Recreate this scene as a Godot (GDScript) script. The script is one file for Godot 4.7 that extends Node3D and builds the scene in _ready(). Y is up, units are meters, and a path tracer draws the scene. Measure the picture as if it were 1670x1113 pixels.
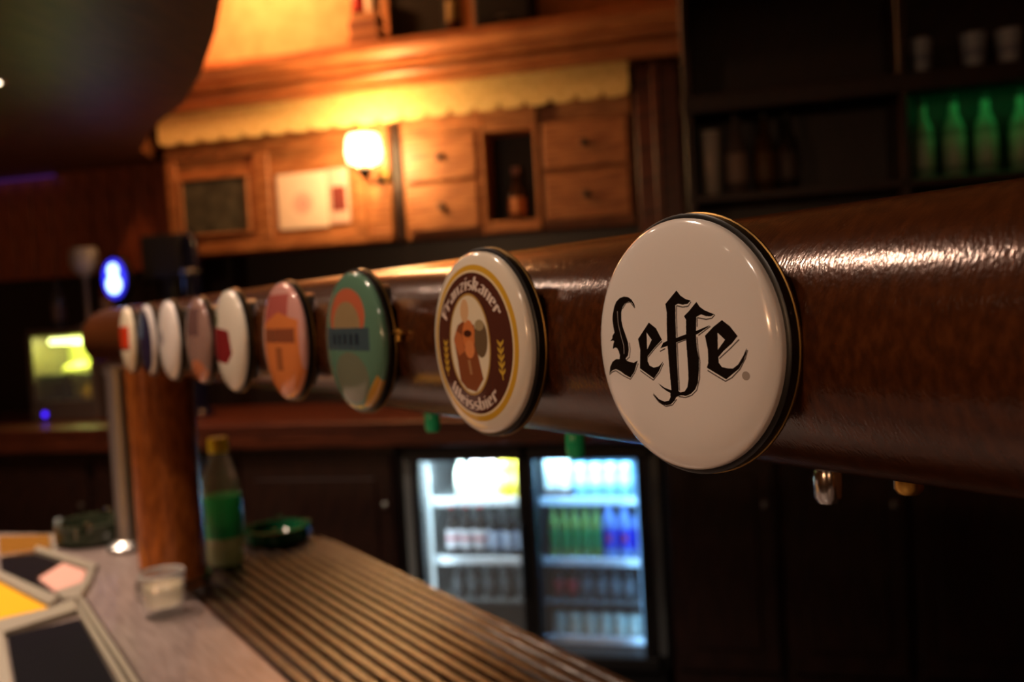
extends Node3D
# A dim pub bar: a long beer font with domed badges over a slatted bar top, a lit back bar behind it.
# World axes follow the back wall (it faces +z). Photo pixels (1670 x 1113) were turned into places on known planes with on_z().

const CAM := Vector3(0, 1.40, 0)
const FOCAL := 1480.0
const FONT_ORIGIN := Vector3(0.02114, 1.38177, -0.33676)
const FONT_YAW := -42.5309
const BAR_Y := 1.055
var cam_basis := Basis()
var font_basis := Basis()
var M := {}
var used := {}

# ------------------------------------------------------------------ mesh helpers
class MB:
	var v := PackedVector3Array()
	var n := PackedVector3Array()
	var u := PackedVector2Array()
	func tri(a: Vector3, b: Vector3, c: Vector3, na: Vector3, nb: Vector3, nc: Vector3, ua := Vector2.ZERO, ub := Vector2.ZERO, uc := Vector2.ZERO) -> void:
		if (b - a).cross(c - a).length_squared() < 1e-20:
			return
		if (b - a).cross(c - a).dot(na + nb + nc) > 0.0:
			v.append_array([a, c, b]); n.append_array([na, nc, nb]); u.append_array([ua, uc, ub])
		else:
			v.append_array([a, b, c]); n.append_array([na, nb, nc]); u.append_array([ua, ub, uc])
	func flat(p: Array, nn: Vector3) -> void:
		for i in range(1, p.size() - 1):
			tri(p[0], p[i], p[i + 1], nn, nn, nn)
	func mesh() -> ArrayMesh:
		var arr := []
		arr.resize(Mesh.ARRAY_MAX)
		arr[Mesh.ARRAY_VERTEX] = v; arr[Mesh.ARRAY_NORMAL] = n; arr[Mesh.ARRAY_TEX_UV] = u
		var m := ArrayMesh.new()
		m.add_surface_from_arrays(Mesh.PRIMITIVE_TRIANGLES, arr)
		return m

func add_box(mb: MB, size: Vector3, at := Vector3.ZERO, bevel := 0.003, bas := Basis()) -> void:
	var h := size / 2.0
	var b := minf(bevel, minf(h.x, minf(h.y, h.z)) * 0.45)
	var c := {}
	for sx in [-1, 1]:
		for sy in [-1, 1]:
			for sz in [-1, 1]:
				c[[sx, sy, sz]] = [Vector3(sx * h.x, sy * (h.y - b), sz * (h.z - b)), Vector3(sx * (h.x - b), sy * h.y, sz * (h.z - b)), Vector3(sx * (h.x - b), sy * (h.y - b), sz * h.z)]
	var put := func(p: Array, nn: Vector3) -> void:
		var q := []
		for k in p:
			q.append(bas * k + at)
		mb.flat(q, (bas * nn).normalized())
	for s in [-1, 1]:
		put.call([c[[s, -1, -1]][0], c[[s, 1, -1]][0], c[[s, 1, 1]][0], c[[s, -1, 1]][0]], Vector3(s, 0, 0))
		put.call([c[[-1, s, -1]][1], c[[1, s, -1]][1], c[[1, s, 1]][1], c[[-1, s, 1]][1]], Vector3(0, s, 0))
		put.call([c[[-1, -1, s]][2], c[[1, -1, s]][2], c[[1, 1, s]][2], c[[-1, 1, s]][2]], Vector3(0, 0, s))
		for t in [-1, 1]:
			put.call([c[[s, t, -1]][0], c[[s, t, 1]][0], c[[s, t, 1]][1], c[[s, t, -1]][1]], Vector3(s, t, 0))
			put.call([c[[s, -1, t]][0], c[[s, 1, t]][0], c[[s, 1, t]][2], c[[s, -1, t]][2]], Vector3(s, 0, t))
			put.call([c[[-1, s, t]][1], c[[1, s, t]][1], c[[1, s, t]][2], c[[-1, s, t]][2]], Vector3(0, s, t))
			for w in [-1, 1]:
				put.call([c[[s, t, w]][0], c[[s, t, w]][1], c[[s, t, w]][2]], Vector3(s, t, w))

func box(size: Vector3, bevel := 0.003, at := Vector3.ZERO) -> ArrayMesh:
	var mb := MB.new()
	add_box(mb, size, at, bevel)
	return mb.mesh()

# a profile of (radius, height) pairs turned round the y axis; planar: the uv is the place in plan over this radius
func add_lathe(mb: MB, prof: Array, seg := 32, xf := Transform3D(), planar := 0.0, sharp := 0.75) -> void:
	var k := prof.size()
	var ns := []
	for i in k - 1:
		var e: Vector2 = prof[i + 1] - prof[i]
		ns.append(Vector2(e.y, -e.x).normalized())
	for i in k - 1:
		var n0: Vector2 = ns[i]
		var n1: Vector2 = ns[i]
		if i > 0 and ns[i - 1].dot(ns[i]) > sharp:
			n0 = (ns[i - 1] + ns[i]).normalized()
		if i < k - 2 and ns[i + 1].dot(ns[i]) > sharp:
			n1 = (ns[i + 1] + ns[i]).normalized()
		for j in seg:
			var a0 := TAU * j / seg
			var a1 := TAU * (j + 1) / seg
			var p := []
			var q := []
			var w := []
			for c in [[prof[i], n0, a0], [prof[i + 1], n1, a0], [prof[i + 1], n1, a1], [prof[i], n0, a1]]:
				var r: Vector2 = c[0]
				var m: Vector2 = c[1]
				var a: float = c[2]
				var lp := Vector3(r.x * cos(a), r.y, r.x * sin(a))
				p.append(xf * lp)
				q.append((xf.basis * Vector3(m.x * cos(a), m.y, m.x * sin(a))).normalized())
				w.append(Vector2(0.5 + lp.x / planar / 2.0, 0.5 + lp.z / planar / 2.0) if planar > 0.0 else Vector2(a / TAU, r.y * 4.0))
			mb.tri(p[0], p[1], p[2], q[0], q[1], q[2], w[0], w[1], w[2])
			mb.tri(p[0], p[2], p[3], q[0], q[2], q[3], w[0], w[2], w[3])

func lathe(prof: Array, seg := 32, xf := Transform3D(), planar := 0.0) -> ArrayMesh:
	var mb := MB.new()
	add_lathe(mb, prof, seg, xf, planar)
	return mb.mesh()

# a flat outline (x, z) between two heights, with a small chamfer on its upper edge
func add_prism(mb: MB, poly: PackedVector2Array, y0: float, y1: float, xf := Transform3D(), chamfer := 0.0) -> void:
	var idx := Geometry2D.triangulate_polygon(poly)
	var inner := poly
	var cw := 0.0
	for i in poly.size():
		cw += poly[i].cross(poly[(i + 1) % poly.size()])
	var s := 1.0 if cw > 0.0 else -1.0
	if chamfer > 0.0:
		inner = PackedVector2Array()
		for i in poly.size():
			var e0: Vector2 = (poly[i] - poly[i - 1]).normalized()
			var e1: Vector2 = (poly[(i + 1) % poly.size()] - poly[i]).normalized()
			var m0 := Vector2(-e0.y, e0.x) * s
			var m1 := Vector2(-e1.y, e1.x) * s
			inner.append(poly[i] + (m0 + m1) / maxf(0.4, 1.0 + m0.dot(m1)) * chamfer)
	for y in [y0, y1]:
		var nn := (xf.basis * Vector3(0, 1.0 if y == y1 else -1.0, 0)).normalized()
		var src := inner if y == y1 else poly
		for i in range(0, idx.size(), 3):
			mb.tri(xf * Vector3(src[idx[i]].x, y, src[idx[i]].y), xf * Vector3(src[idx[i + 1]].x, y, src[idx[i + 1]].y), xf * Vector3(src[idx[i + 2]].x, y, src[idx[i + 2]].y), nn, nn, nn)
	for i in poly.size():
		var a := poly[i]
		var b := poly[(i + 1) % poly.size()]
		var e := (b - a).normalized()
		var o := Vector3(e.y, 0, -e.x) * s
		var top := y1 - chamfer
		mb.flat([xf * Vector3(a.x, y0, a.y), xf * Vector3(b.x, y0, b.y), xf * Vector3(b.x, top, b.y), xf * Vector3(a.x, top, a.y)], (xf.basis * o).normalized())
		if chamfer > 0.0:
			var ai := inner[i]
			var bi := inner[(i + 1) % poly.size()]
			mb.flat([xf * Vector3(a.x, top, a.y), xf * Vector3(b.x, top, b.y), xf * Vector3(bi.x, y1, bi.y), xf * Vector3(ai.x, y1, ai.y)], (xf.basis * (o + Vector3.UP)).normalized())

func prism(poly: PackedVector2Array, y0: float, y1: float, xf := Transform3D(), chamfer := 0.0) -> ArrayMesh:
	var mb := MB.new()
	add_prism(mb, poly, y0, y1, xf, chamfer)
	return mb.mesh()

# a round bar along a row of points
func add_path(mb: MB, pts: Array, r: float, seg := 12) -> void:
	var rings := []
	for i in pts.size():
		var t: Vector3 = (pts[mini(i + 1, pts.size() - 1)] - pts[maxi(i - 1, 0)]).normalized()
		var a := t.cross(Vector3.UP if absf(t.y) < 0.9 else Vector3.RIGHT).normalized()
		var b := t.cross(a)
		var ring := []
		for j in seg:
			ring.append(a * cos(TAU * j / seg) + b * sin(TAU * j / seg))
		rings.append(ring)
	for i in pts.size() - 1:
		for j in seg:
			var k := (j + 1) % seg
			var n0: Vector3 = rings[i][j]
			var n1: Vector3 = rings[i][k]
			var n2: Vector3 = rings[i + 1][k]
			var n3: Vector3 = rings[i + 1][j]
			mb.tri(pts[i] + n0 * r, pts[i] + n1 * r, pts[i + 1] + n2 * r, n0, n1, n2)
			mb.tri(pts[i] + n0 * r, pts[i + 1] + n2 * r, pts[i + 1] + n3 * r, n0, n2, n3)
	for e in [0, pts.size() - 1]:
		var f: Vector3 = (pts[0] - pts[1]).normalized() if e == 0 else (pts[e] - pts[e - 1]).normalized()
		for j in seg:
			mb.tri(pts[e], pts[e] + rings[e][j] * r, pts[e] + rings[e][(j + 1) % seg] * r, f, f, f)

func bar_path(pts: Array, r: float, seg := 12) -> ArrayMesh:
	var mb := MB.new()
	add_path(mb, pts, r, seg)
	return mb.mesh()

# ------------------------------------------------------------------ scene helpers
func numbered(called: String) -> String:
	var k: int = used.get(called, 0)
	used[called] = k + 1
	return called if k == 0 else "%s_%03d" % [called, k]

func tag(o: Node, label: String, category: String, group := "") -> void:
	o.set_meta("label", label)
	o.set_meta("category", category)
	if group:
		o.set_meta("group", group)

func thing(called: String, label: String, category: String, at := Vector3.ZERO, yaw := 0.0, group := "") -> Node3D:
	var o := Node3D.new()
	o.name = numbered(called)
	add_child(o)
	o.position = at
	o.rotation_degrees.y = yaw
	tag(o, label, category, group)
	return o

func part(parent: Node, called: String, m: Mesh, mat: Material, at := Vector3.ZERO, label := "") -> MeshInstance3D:
	var o := MeshInstance3D.new()
	o.name = called
	o.mesh = m
	o.material_override = mat
	o.cast_shadow = GeometryInstance3D.SHADOW_CASTING_SETTING_ON
	parent.add_child(o, true)
	o.position = at
	if label:
		o.set_meta("label", label)
	return o

func struct(called: String, m: Mesh, mat: Material, at := Vector3.ZERO, label := "") -> MeshInstance3D:
	var o := part(self, called, m, mat, at, label)
	o.set_meta("kind", "structure")
	return o

func copy(o: Node3D, label := "") -> Node3D:
	var c: Node3D = o.duplicate()
	c.name = numbered(String(o.name).rstrip("0123456789").rstrip("_"))
	add_child(c)
	if label:
		c.set_meta("label", label)
	return c

func on_z(x: float, y: float, z: float) -> Vector3:
	var d := cam_basis * Vector3((x - 835.0) / FOCAL, -(y - 556.5) / FOCAL, -1.0)
	return CAM + d * (z - CAM.z) / d.z

func bar_at(x: float, z: float, y := BAR_Y) -> Vector3:
	var p := FONT_ORIGIN + font_basis * Vector3(x, 0, z)
	return Vector3(p.x, y, p.z)

func omni(parent: Node, at: Vector3, col: Color, energy: float, size := 0.03) -> void:
	var l := OmniLight3D.new()
	l.light_color = col
	l.light_energy = energy
	l.light_size = size
	l.omni_range = 12.0
	l.omni_attenuation = 2.0
	l.shadow_enabled = true
	parent.add_child(l)
	l.position = at

func area(parent: Node, at: Vector3, rot: Vector3, col: Color, energy: float, size: Vector2) -> void:
	var l := AreaLight3D.new()
	l.light_color = col
	l.light_energy = energy
	l.area_size = size
	l.area_range = 12.0
	l.shadow_enabled = true
	parent.add_child(l)
	l.position = at
	l.rotation_degrees = rot

# ------------------------------------------------------------------ materials
func c8(r: int, g: int, b: int) -> Color:
	return Color(r / 255.0, g / 255.0, b / 255.0)

func mat(col: Color, rough := 0.6, metal := 0.0) -> StandardMaterial3D:
	var m := StandardMaterial3D.new()
	m.albedo_color = col
	m.roughness = rough
	m.metallic = metal
	return m

func back(m: StandardMaterial3D, k: float) -> StandardMaterial3D:
	m.backlight_enabled = true
	m.backlight = m.albedo_color * k
	return m

func glow(col: Color, e: float) -> StandardMaterial3D:
	var m := mat(col, 0.5)
	m.emission_enabled = true
	m.emission = col
	m.emission_energy_multiplier = e
	return m

func glass(col: Color, alpha: float) -> StandardMaterial3D:
	var m := mat(Color(col, alpha), 0.03)
	m.transparency = BaseMaterial3D.TRANSPARENCY_ALPHA
	return m

func noise_image(size: int, freq: float, seed_: int, oct := 4) -> Image:
	var f := FastNoiseLite.new()
	f.seed = seed_
	f.noise_type = FastNoiseLite.TYPE_SIMPLEX_SMOOTH
	f.frequency = freq
	f.fractal_octaves = oct
	return f.get_seamless_image(size, size)

# noise between three colours; grain scales stretch it along one axis of the thing
func grain_tex(a: Color, b: Color, c: Color, freq: float, seed_: int, size := 512, oct := 5) -> ImageTexture:
	var src := noise_image(size, freq, seed_, oct).get_data()
	var out := PackedByteArray()
	out.resize(size * size * 3)
	for i in size * size:
		var t := clampf((src[i] / 255.0 - 0.15) / 0.7, 0.0, 1.0)
		var q := a.lerp(b, t * 2.0) if t < 0.5 else b.lerp(c, t * 2.0 - 1.0)
		out[i * 3] = int(q.r * 255.0)
		out[i * 3 + 1] = int(q.g * 255.0)
		out[i * 3 + 2] = int(q.b * 255.0)
	return ImageTexture.create_from_image(Image.create_from_data(size, size, false, Image.FORMAT_RGB8, out))

func wood(tex: Texture2D, scale: Vector3, rough: float, world := true, bump: Texture2D = null, bump_scale := 0.05) -> StandardMaterial3D:
	var m := mat(Color.WHITE, rough)
	m.albedo_texture = tex
	m.uv1_triplanar = true
	m.uv1_world_triplanar = world
	m.uv1_scale = scale
	if bump:
		m.heightmap_enabled = true
		m.heightmap_texture = bump
		m.heightmap_scale = bump_scale
	return m

# ------------------------------------------------------------------ flat print for the badge faces, drawn in -1..1 of the face radius
class Print:
	var s: int
	var im: Image
	func _init(size: int, base: Color) -> void:
		s = size
		im = Image.create(size, size, false, Image.FORMAT_RGB8)
		im.fill(base)
	func px(p: Vector2) -> Vector2:
		return Vector2((p.x + 1.0) * 0.5 * s, (1.0 - p.y) * 0.5 * s)
	func poly(pts: Array, col: Color) -> void:
		var q := []
		var lo := 1e9
		var hi := -1e9
		for p in pts:
			var t: Vector2 = px(p)
			q.append(t)
			lo = minf(lo, t.y)
			hi = maxf(hi, t.y)
		for y in range(maxi(0, int(lo)), mini(s - 1, int(hi) + 1) + 1):
			var yc := y + 0.5
			var xs := []
			for i in q.size():
				var a: Vector2 = q[i]
				var b: Vector2 = q[(i + 1) % q.size()]
				if (a.y <= yc) != (b.y <= yc):
					xs.append(a.x + (yc - a.y) / (b.y - a.y) * (b.x - a.x))
			xs.sort()
			for i in range(0, xs.size() - 1, 2):
				var x0 := clampi(roundi(xs[i]), 0, s)
				var x1 := clampi(roundi(xs[i + 1]), 0, s)
				if x1 > x0:
					im.fill_rect(Rect2i(x0, y, x1 - x0, 1), col)
	func ellipse(c: Vector2, r: Vector2, col: Color) -> void:
		var pts := []
		for i in 72:
			pts.append(c + Vector2(cos(TAU * i / 72.0) * r.x, sin(TAU * i / 72.0) * r.y))
		poly(pts, col)
	func line(pts: Array, w: float, col: Color) -> void:
		for i in pts.size() - 1:
			var e: Vector2 = pts[i + 1] - pts[i]
			var o := Vector2(-e.y, e.x).normalized() * w * 0.5
			poly([pts[i] + o, pts[i + 1] + o, pts[i + 1] - o, pts[i] - o], col)
	func rect(a: Vector2, b: Vector2, col: Color) -> void:
		poly([a, Vector2(b.x, a.y), b, Vector2(a.x, b.y)], col)
	func texture() -> ImageTexture:
		return ImageTexture.create_from_image(im)

# broad-nib black letters as strokes on a grid: x to the side, y up, capitals 0.95 high
const NIB := {
	"F": [0.56, [0.08, 0.95, 0.08, 0], [0, 0.95, 0.44, 0.86], [0.44, 0.9, 0.44, 0.74], [0.05, 0.52, 0.36, 0.46]],
	"W": [0.72, [0, 0.95, 0, 0.08], [0, 0.08, 0.26, 0.05], [0.26, 0.9, 0.26, 0.05], [0.26, 0.05, 0.52, 0.05], [0.52, 0.95, 0.52, 0.08]],
	"r": [0.42, [0, 0.65, 0, 0], [0, 0.63, 0.25, 0.57], [0.24, 0.64, 0.24, 0.46]],
	"a": [0.46, [0.05, 0.62, 0.25, 0.62], [0.26, 0.62, 0.26, 0], [0.26, 0.36, 0, 0.3], [0, 0.3, 0, 0.06], [0, 0.06, 0.25, 0.06]],
	"n": [0.46, [0, 0.65, 0, 0], [0, 0.55, 0.26, 0.62], [0.26, 0.6, 0.26, 0]],
	"z": [0.46, [0, 0.62, 0.28, 0.62], [0.28, 0.62, 0, 0.05], [0, 0.05, 0.28, 0.05]],
	"i": [0.2, [0, 0.65, 0, 0], [0, 0.88, 0.03, 0.82]],
	"s": [0.42, [0.25, 0.62, 0, 0.6], [0, 0.6, 0, 0.38], [0, 0.38, 0.25, 0.28], [0.25, 0.28, 0.25, 0.06], [0.25, 0.06, 0, 0.05]],
	"k": [0.48, [0, 0.95, 0, 0], [0.0, 0.66, 0.25, 0.6], [0.25, 0.62, 0.2, 0.36], [0.2, 0.38, 0, 0.34], [0.08, 0.38, 0.28, 0]],
	"e": [0.44, [0, 0.6, 0, 0.05], [0, 0.6, 0.22, 0.6], [0.22, 0.6, 0.22, 0.35], [0.22, 0.35, 0, 0.3], [0, 0.05, 0.25, 0.08]],
	"b": [0.46, [0, 0.95, 0, 0.05], [0, 0.05, 0.25, 0.05], [0.25, 0.05, 0.25, 0.6], [0.25, 0.6, 0, 0.55]],
}

func nib_arc(p: Print, text: String, radius: float, span: float, size: float, top: bool, col: Color) -> void:
	var total := 0.0
	for ch in text:
		total += NIB[ch][0]
	var pen := 0.0
	for ch in text:
		var g: Array = NIB[ch]
		for k in range(1, g.size()):
			var q: Array = g[k]
			var nib := Vector2(0.075, 0.045)
			var corners := []
			for w in [[q[0], q[1], -1], [q[0], q[1], 1], [q[2], q[3], 1], [q[2], q[3], -1]]:
				var gx: float = pen + w[0] + nib.x * w[2]
				var gy: float = w[1] + nib.y * w[2]
				var ang := deg_to_rad(-span / 2.0 + span * gx / total)
				var r := radius + gy * size if top else radius - gy * size
				corners.append(Vector2(sin(ang) * r, cos(ang) * r * (1.0 if top else -1.0)))
			p.poly(corners, col)
		pen += g[0]

const BLACKLETTER := [
	["K", [-0.401, 0.309, -0.413, 0.343, -0.447, 0.379, -0.495, 0.402, -0.556, 0.409, -0.619, 0.397, -0.67, 0.368, -0.701, 0.326, -0.725, 0.265, -0.731, 0.216, -0.72, 0.155, -0.705, 0.106, -0.738, 0.079, -0.742, 0.056, -0.78, 0.031, -0.732, 0.038, -0.715, 0.032, -0.731, 0.005, -0.744, -0.036, -0.704, -0.023, -0.676, -0.026, -0.653, -0.053, -0.64, -0.089, -0.649, -0.12, -0.704, -0.122, -0.765, -0.148, -0.81, -0.194, -0.836, -0.255, -0.778, -0.224, -0.716, -0.208, -0.642, -0.226, -0.583, -0.252, -0.511, -0.273, -0.45, -0.219, -0.397, -0.125, -0.451, -0.145, -0.509, -0.14, -0.553, -0.126, -0.56, -0.114, -0.523, -0.086, -0.508, -0.038, -0.513, 0.022, -0.547, 0.094, -0.578, 0.154, -0.595, 0.215, -0.593, 0.275, -0.578, 0.317, -0.536, 0.352, -0.486, 0.366, -0.447, 0.356, -0.419, 0.329]],
	["K", [-0.235, 0.187, -0.378, 0.053, -0.357, -0.036, -0.375, -0.19, -0.21, -0.267, -0.145, -0.208, -0.087, -0.126, -0.141, -0.166, -0.202, -0.179, -0.252, -0.163, -0.272, -0.128, -0.268, -0.087, -0.18, -0.016, -0.088, 0.048, -0.106, 0.073, -0.152, 0.14]],
	["W", [-0.268, 0.108, -0.209, 0.047, -0.269, -0.032]],
	["K", [0.094, 0.433, 0.135, 0.391, 0.188, 0.363, 0.243, 0.348, 0.21, 0.324, 0.156, 0.32, 0.11, 0.329, 0.079, 0.319, 0.075, 0.205, 0.073, 0.071, 0.07, -0.076, 0.071, -0.211, 0.067, -0.358, 0.085, -0.366, 0.036, -0.405, 0.013, -0.435, -0.031, -0.466, -0.082, -0.479, -0.14, -0.473, -0.195, -0.435, -0.232, -0.387, -0.169, -0.434, -0.103, -0.45, -0.052, -0.439, -0.029, -0.408, -0.028, -0.376, -0.076, -0.359, -0.123, -0.335, -0.162, -0.303, -0.09, -0.337, -0.013, -0.354, -0.018, -0.236, -0.023, -0.1, -0.029, 0.037, -0.025, 0.173, -0.02, 0.263, -0.033, 0.331]],
	["K", [0.302, 0.337, 0.334, 0.298, 0.383, 0.27, 0.452, 0.246, 0.476, 0.238, 0.444, 0.225, 0.396, 0.226, 0.346, 0.241, 0.298, 0.223, 0.291, 0.147, 0.286, 0.059, 0.291, -0.028, 0.306, -0.094, 0.299, -0.182, 0.28, -0.281, 0.245, -0.336, 0.196, -0.372, 0.144, -0.39, 0.082, -0.389, 0.036, -0.405, 0.06, -0.375, 0.085, -0.366, 0.133, -0.355, 0.167, -0.319, 0.184, -0.252, 0.186, -0.129, 0.181, 0.015, 0.185, 0.126, 0.189, 0.203, 0.168, 0.231, 0.223, 0.269]],
	["K", [-0.112, -0.021, -0.076, 0.023, -0.009, 0.046, 0.088, 0.066, 0.199, 0.095, 0.305, 0.12, 0.428, 0.158, 0.406, 0.141, 0.303, 0.092, 0.196, 0.059, 0.086, 0.031, -0.012, 0.003, -0.062, -0.009]],
	["K", [0.545, 0.194, 0.614, 0.148, 0.681, 0.074, 0.628, 0.021, 0.546, -0.037, 0.497, -0.082, 0.498, -0.123, 0.525, -0.155, 0.577, -0.164, 0.628, -0.163, 0.675, -0.131, 0.722, -0.067, 0.753, -0.013, 0.744, -0.057, 0.719, -0.109, 0.678, -0.165, 0.557, -0.246, 0.38, -0.163, 0.397, -0.125, 0.399, -0.027, 0.377, 0.079, 0.462, 0.145]],
	["W", [0.501, 0.101, 0.567, 0.048, 0.496, -0.027]],
	["L", [-0.838, -0.264, -0.78, -0.236, -0.719, -0.222, -0.615, -0.259, -0.513, -0.287, -0.441, -0.223, -0.393, -0.149]],
	["L", [-0.578, 0.305, -0.522, 0.355, -0.466, 0.361, -0.406, 0.309]],
	["L", [-0.553, -0.126, -0.505, -0.1, -0.487, -0.038, -0.494, 0.022]],
	["L", [-0.264, -0.095, -0.177, -0.024, -0.088, 0.036]],
	["L", [-0.373, -0.208, -0.217, -0.281, -0.137, -0.215, -0.085, -0.141]],
	["L", [0.246, 0.34, 0.217, 0.306, 0.156, 0.301, 0.091, 0.314, 0.087, 0.227, 0.085, 0.071]],
	["L", [0.196, 0.053, 0.082, 0.023, 0.082, -0.075, 0.077, -0.352]],
	["L", [-0.118, -0.046, -0.055, -0.023]],
	["L", [0.479, 0.234, 0.451, 0.209, 0.395, 0.202, 0.306, 0.216, 0.302, 0.147]],
	["L", [0.434, 0.149, 0.31, 0.081]],
	["L", [0.296, 0.07, 0.301, -0.028, 0.314, -0.116, 0.3, -0.248, 0.262, -0.34, 0.206, -0.382, 0.135, -0.404, 0.062, -0.399]],
	["L", [-0.234, -0.399, -0.172, -0.457, -0.092, -0.488, -0.015, -0.471, 0.039, -0.422]],
	["L", [0.505, -0.093, 0.606, -0.021, 0.692, 0.049]],
	["L", [0.385, -0.184, 0.549, -0.261, 0.61, -0.233, 0.687, -0.167, 0.738, -0.088, 0.759, -0.026]],
	["V", [-0.652, 0.288, -0.643, 0.179, -0.609, 0.082, -0.575, -0.003, -0.578, -0.075]],
]

func make_materials() -> void:
	var fine := ImageTexture.create_from_image(noise_image(512, 0.035, 11, 4))
	var speck := ImageTexture.create_from_image(noise_image(512, 0.06, 23, 3))
	M.orange_wood = wood(grain_tex(c8(118, 70, 38), c8(160, 102, 60), c8(186, 128, 82), 0.02, 3), Vector3(0.6, 9, 9), 0.45, true, fine, 0.05)
	M.plank_wood = wood(grain_tex(c8(96, 42, 22), c8(132, 64, 34), c8(158, 82, 46), 0.02, 5), Vector3(9, 0.6, 9), 0.45, true, fine, 0.05)
	M.cornice_wood = wood(grain_tex(c8(146, 86, 52), c8(182, 116, 72), c8(206, 142, 94), 0.02, 8), Vector3(0.5, 8, 8), 0.4, true)
	M.counter_wood = wood(grain_tex(c8(52, 22, 12), c8(82, 37, 20), c8(106, 52, 30), 0.02, 9), Vector3(0.5, 8, 8), 0.35, true)
	M.dark_wood = wood(grain_tex(c8(26, 13, 9), c8(40, 20, 14), c8(56, 30, 20), 0.02, 13), Vector3(8, 0.6, 8), 0.4, true)
	M.varnish = wood(grain_tex(c8(92, 52, 26), c8(108, 63, 32), c8(122, 73, 38), 0.02, 15), Vector3(3, 3, 0.5), 0.5, true)
	M.plaster = wood(grain_tex(c8(214, 156, 104), c8(222, 164, 112), c8(228, 172, 120), 0.012, 17), Vector3(1.2, 1.2, 1.2), 0.85, true, fine, 0.1)
	M.slat_wood = wood(grain_tex(c8(30, 20, 14), c8(46, 32, 24), c8(64, 47, 37), 0.03, 19), Vector3(1.6, 16, 26), 0.26, false, fine, 0.04)
	M.board_wood = wood(grain_tex(c8(98, 84, 80), c8(112, 98, 94), c8(124, 110, 106), 0.02, 21), Vector3(1.2, 14, 14), 0.32, false, fine, 0.02)
	M.bar_wood = wood(grain_tex(c8(48, 26, 15), c8(72, 40, 24), c8(92, 56, 35), 0.02, 25), Vector3(1.2, 10, 10), 0.3, false)
	M.copper = wood(grain_tex(c8(60, 30, 12), c8(72, 36, 14), c8(86, 45, 19), 0.02, 27), Vector3(22, 12, 12), 0.18, false, speck, 0.010)
	M.copper.metallic = 0.25
	M.lit_post_copper = wood(grain_tex(c8(110, 56, 22), c8(142, 78, 32), c8(166, 96, 42), 0.02, 28), Vector3(14, 3, 14), 0.25, false)  # brighter copy of the tube copper, lamplight on the post put into its colour
	M.lit_post_copper.metallic = 0.35
	M.chrome = mat(c8(200, 198, 196), 0.16, 1.0)
	M.steel = mat(c8(150, 148, 146), 0.3, 1.0)
	M.pewter = mat(c8(136, 128, 114), 0.38, 0.25)
	M.black_glass = mat(c8(24, 24, 28), 0.12)
	M.amber_glass = mat(c8(236, 176, 44), 0.16)
	M.brown_glass = mat(c8(126, 84, 26), 0.2)
	M.pink_highlight = mat(c8(222, 170, 158), 0.14)
	M.black = mat(c8(13, 12, 13), 0.55)
	M.black_gloss = mat(c8(12, 12, 15), 0.12)
	M.rim_black = mat(c8(17, 13, 11), 0.35)
	M.gold = mat(c8(196, 150, 72), 0.3, 1.0)
	M.bronze = mat(c8(128, 98, 54), 0.4, 1.0)
	M.white = mat(c8(225, 226, 226), 0.5)
	M.cream = mat(c8(226, 214, 188), 0.6)
	M.red = mat(c8(176, 34, 26), 0.45)
	M.backsplash = mat(c8(30, 20, 17), 0.35)  # dark colour carries the shade of the recess under the wall units
	M.floor = wood(grain_tex(c8(40, 30, 26), c8(54, 42, 36), c8(66, 52, 44), 0.03, 31), Vector3(2, 2, 2), 0.5, true)
	M.ceiling = mat(c8(150, 130, 104), 0.9)
	M.wall = mat(c8(120, 82, 54), 0.85)
	M.pane = glass(c8(235, 245, 250), 0.06)
	M.clear = glass(c8(240, 246, 248), 0.12)
	M.shelf_glass = glass(c8(220, 236, 240), 0.15)
	M.valance = wood(grain_tex(c8(214, 190, 122), c8(226, 204, 138), c8(236, 214, 152), 0.02, 33), Vector3(3, 3, 3), 0.8, true)

func face_material(p: Print) -> StandardMaterial3D:
	var m := mat(Color.WHITE, 0.14)
	m.albedo_texture = p.texture()
	m.texture_repeat = false
	m.clearcoat_enabled = true
	m.clearcoat = 0.6
	m.clearcoat_roughness = 0.05
	return m

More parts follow.
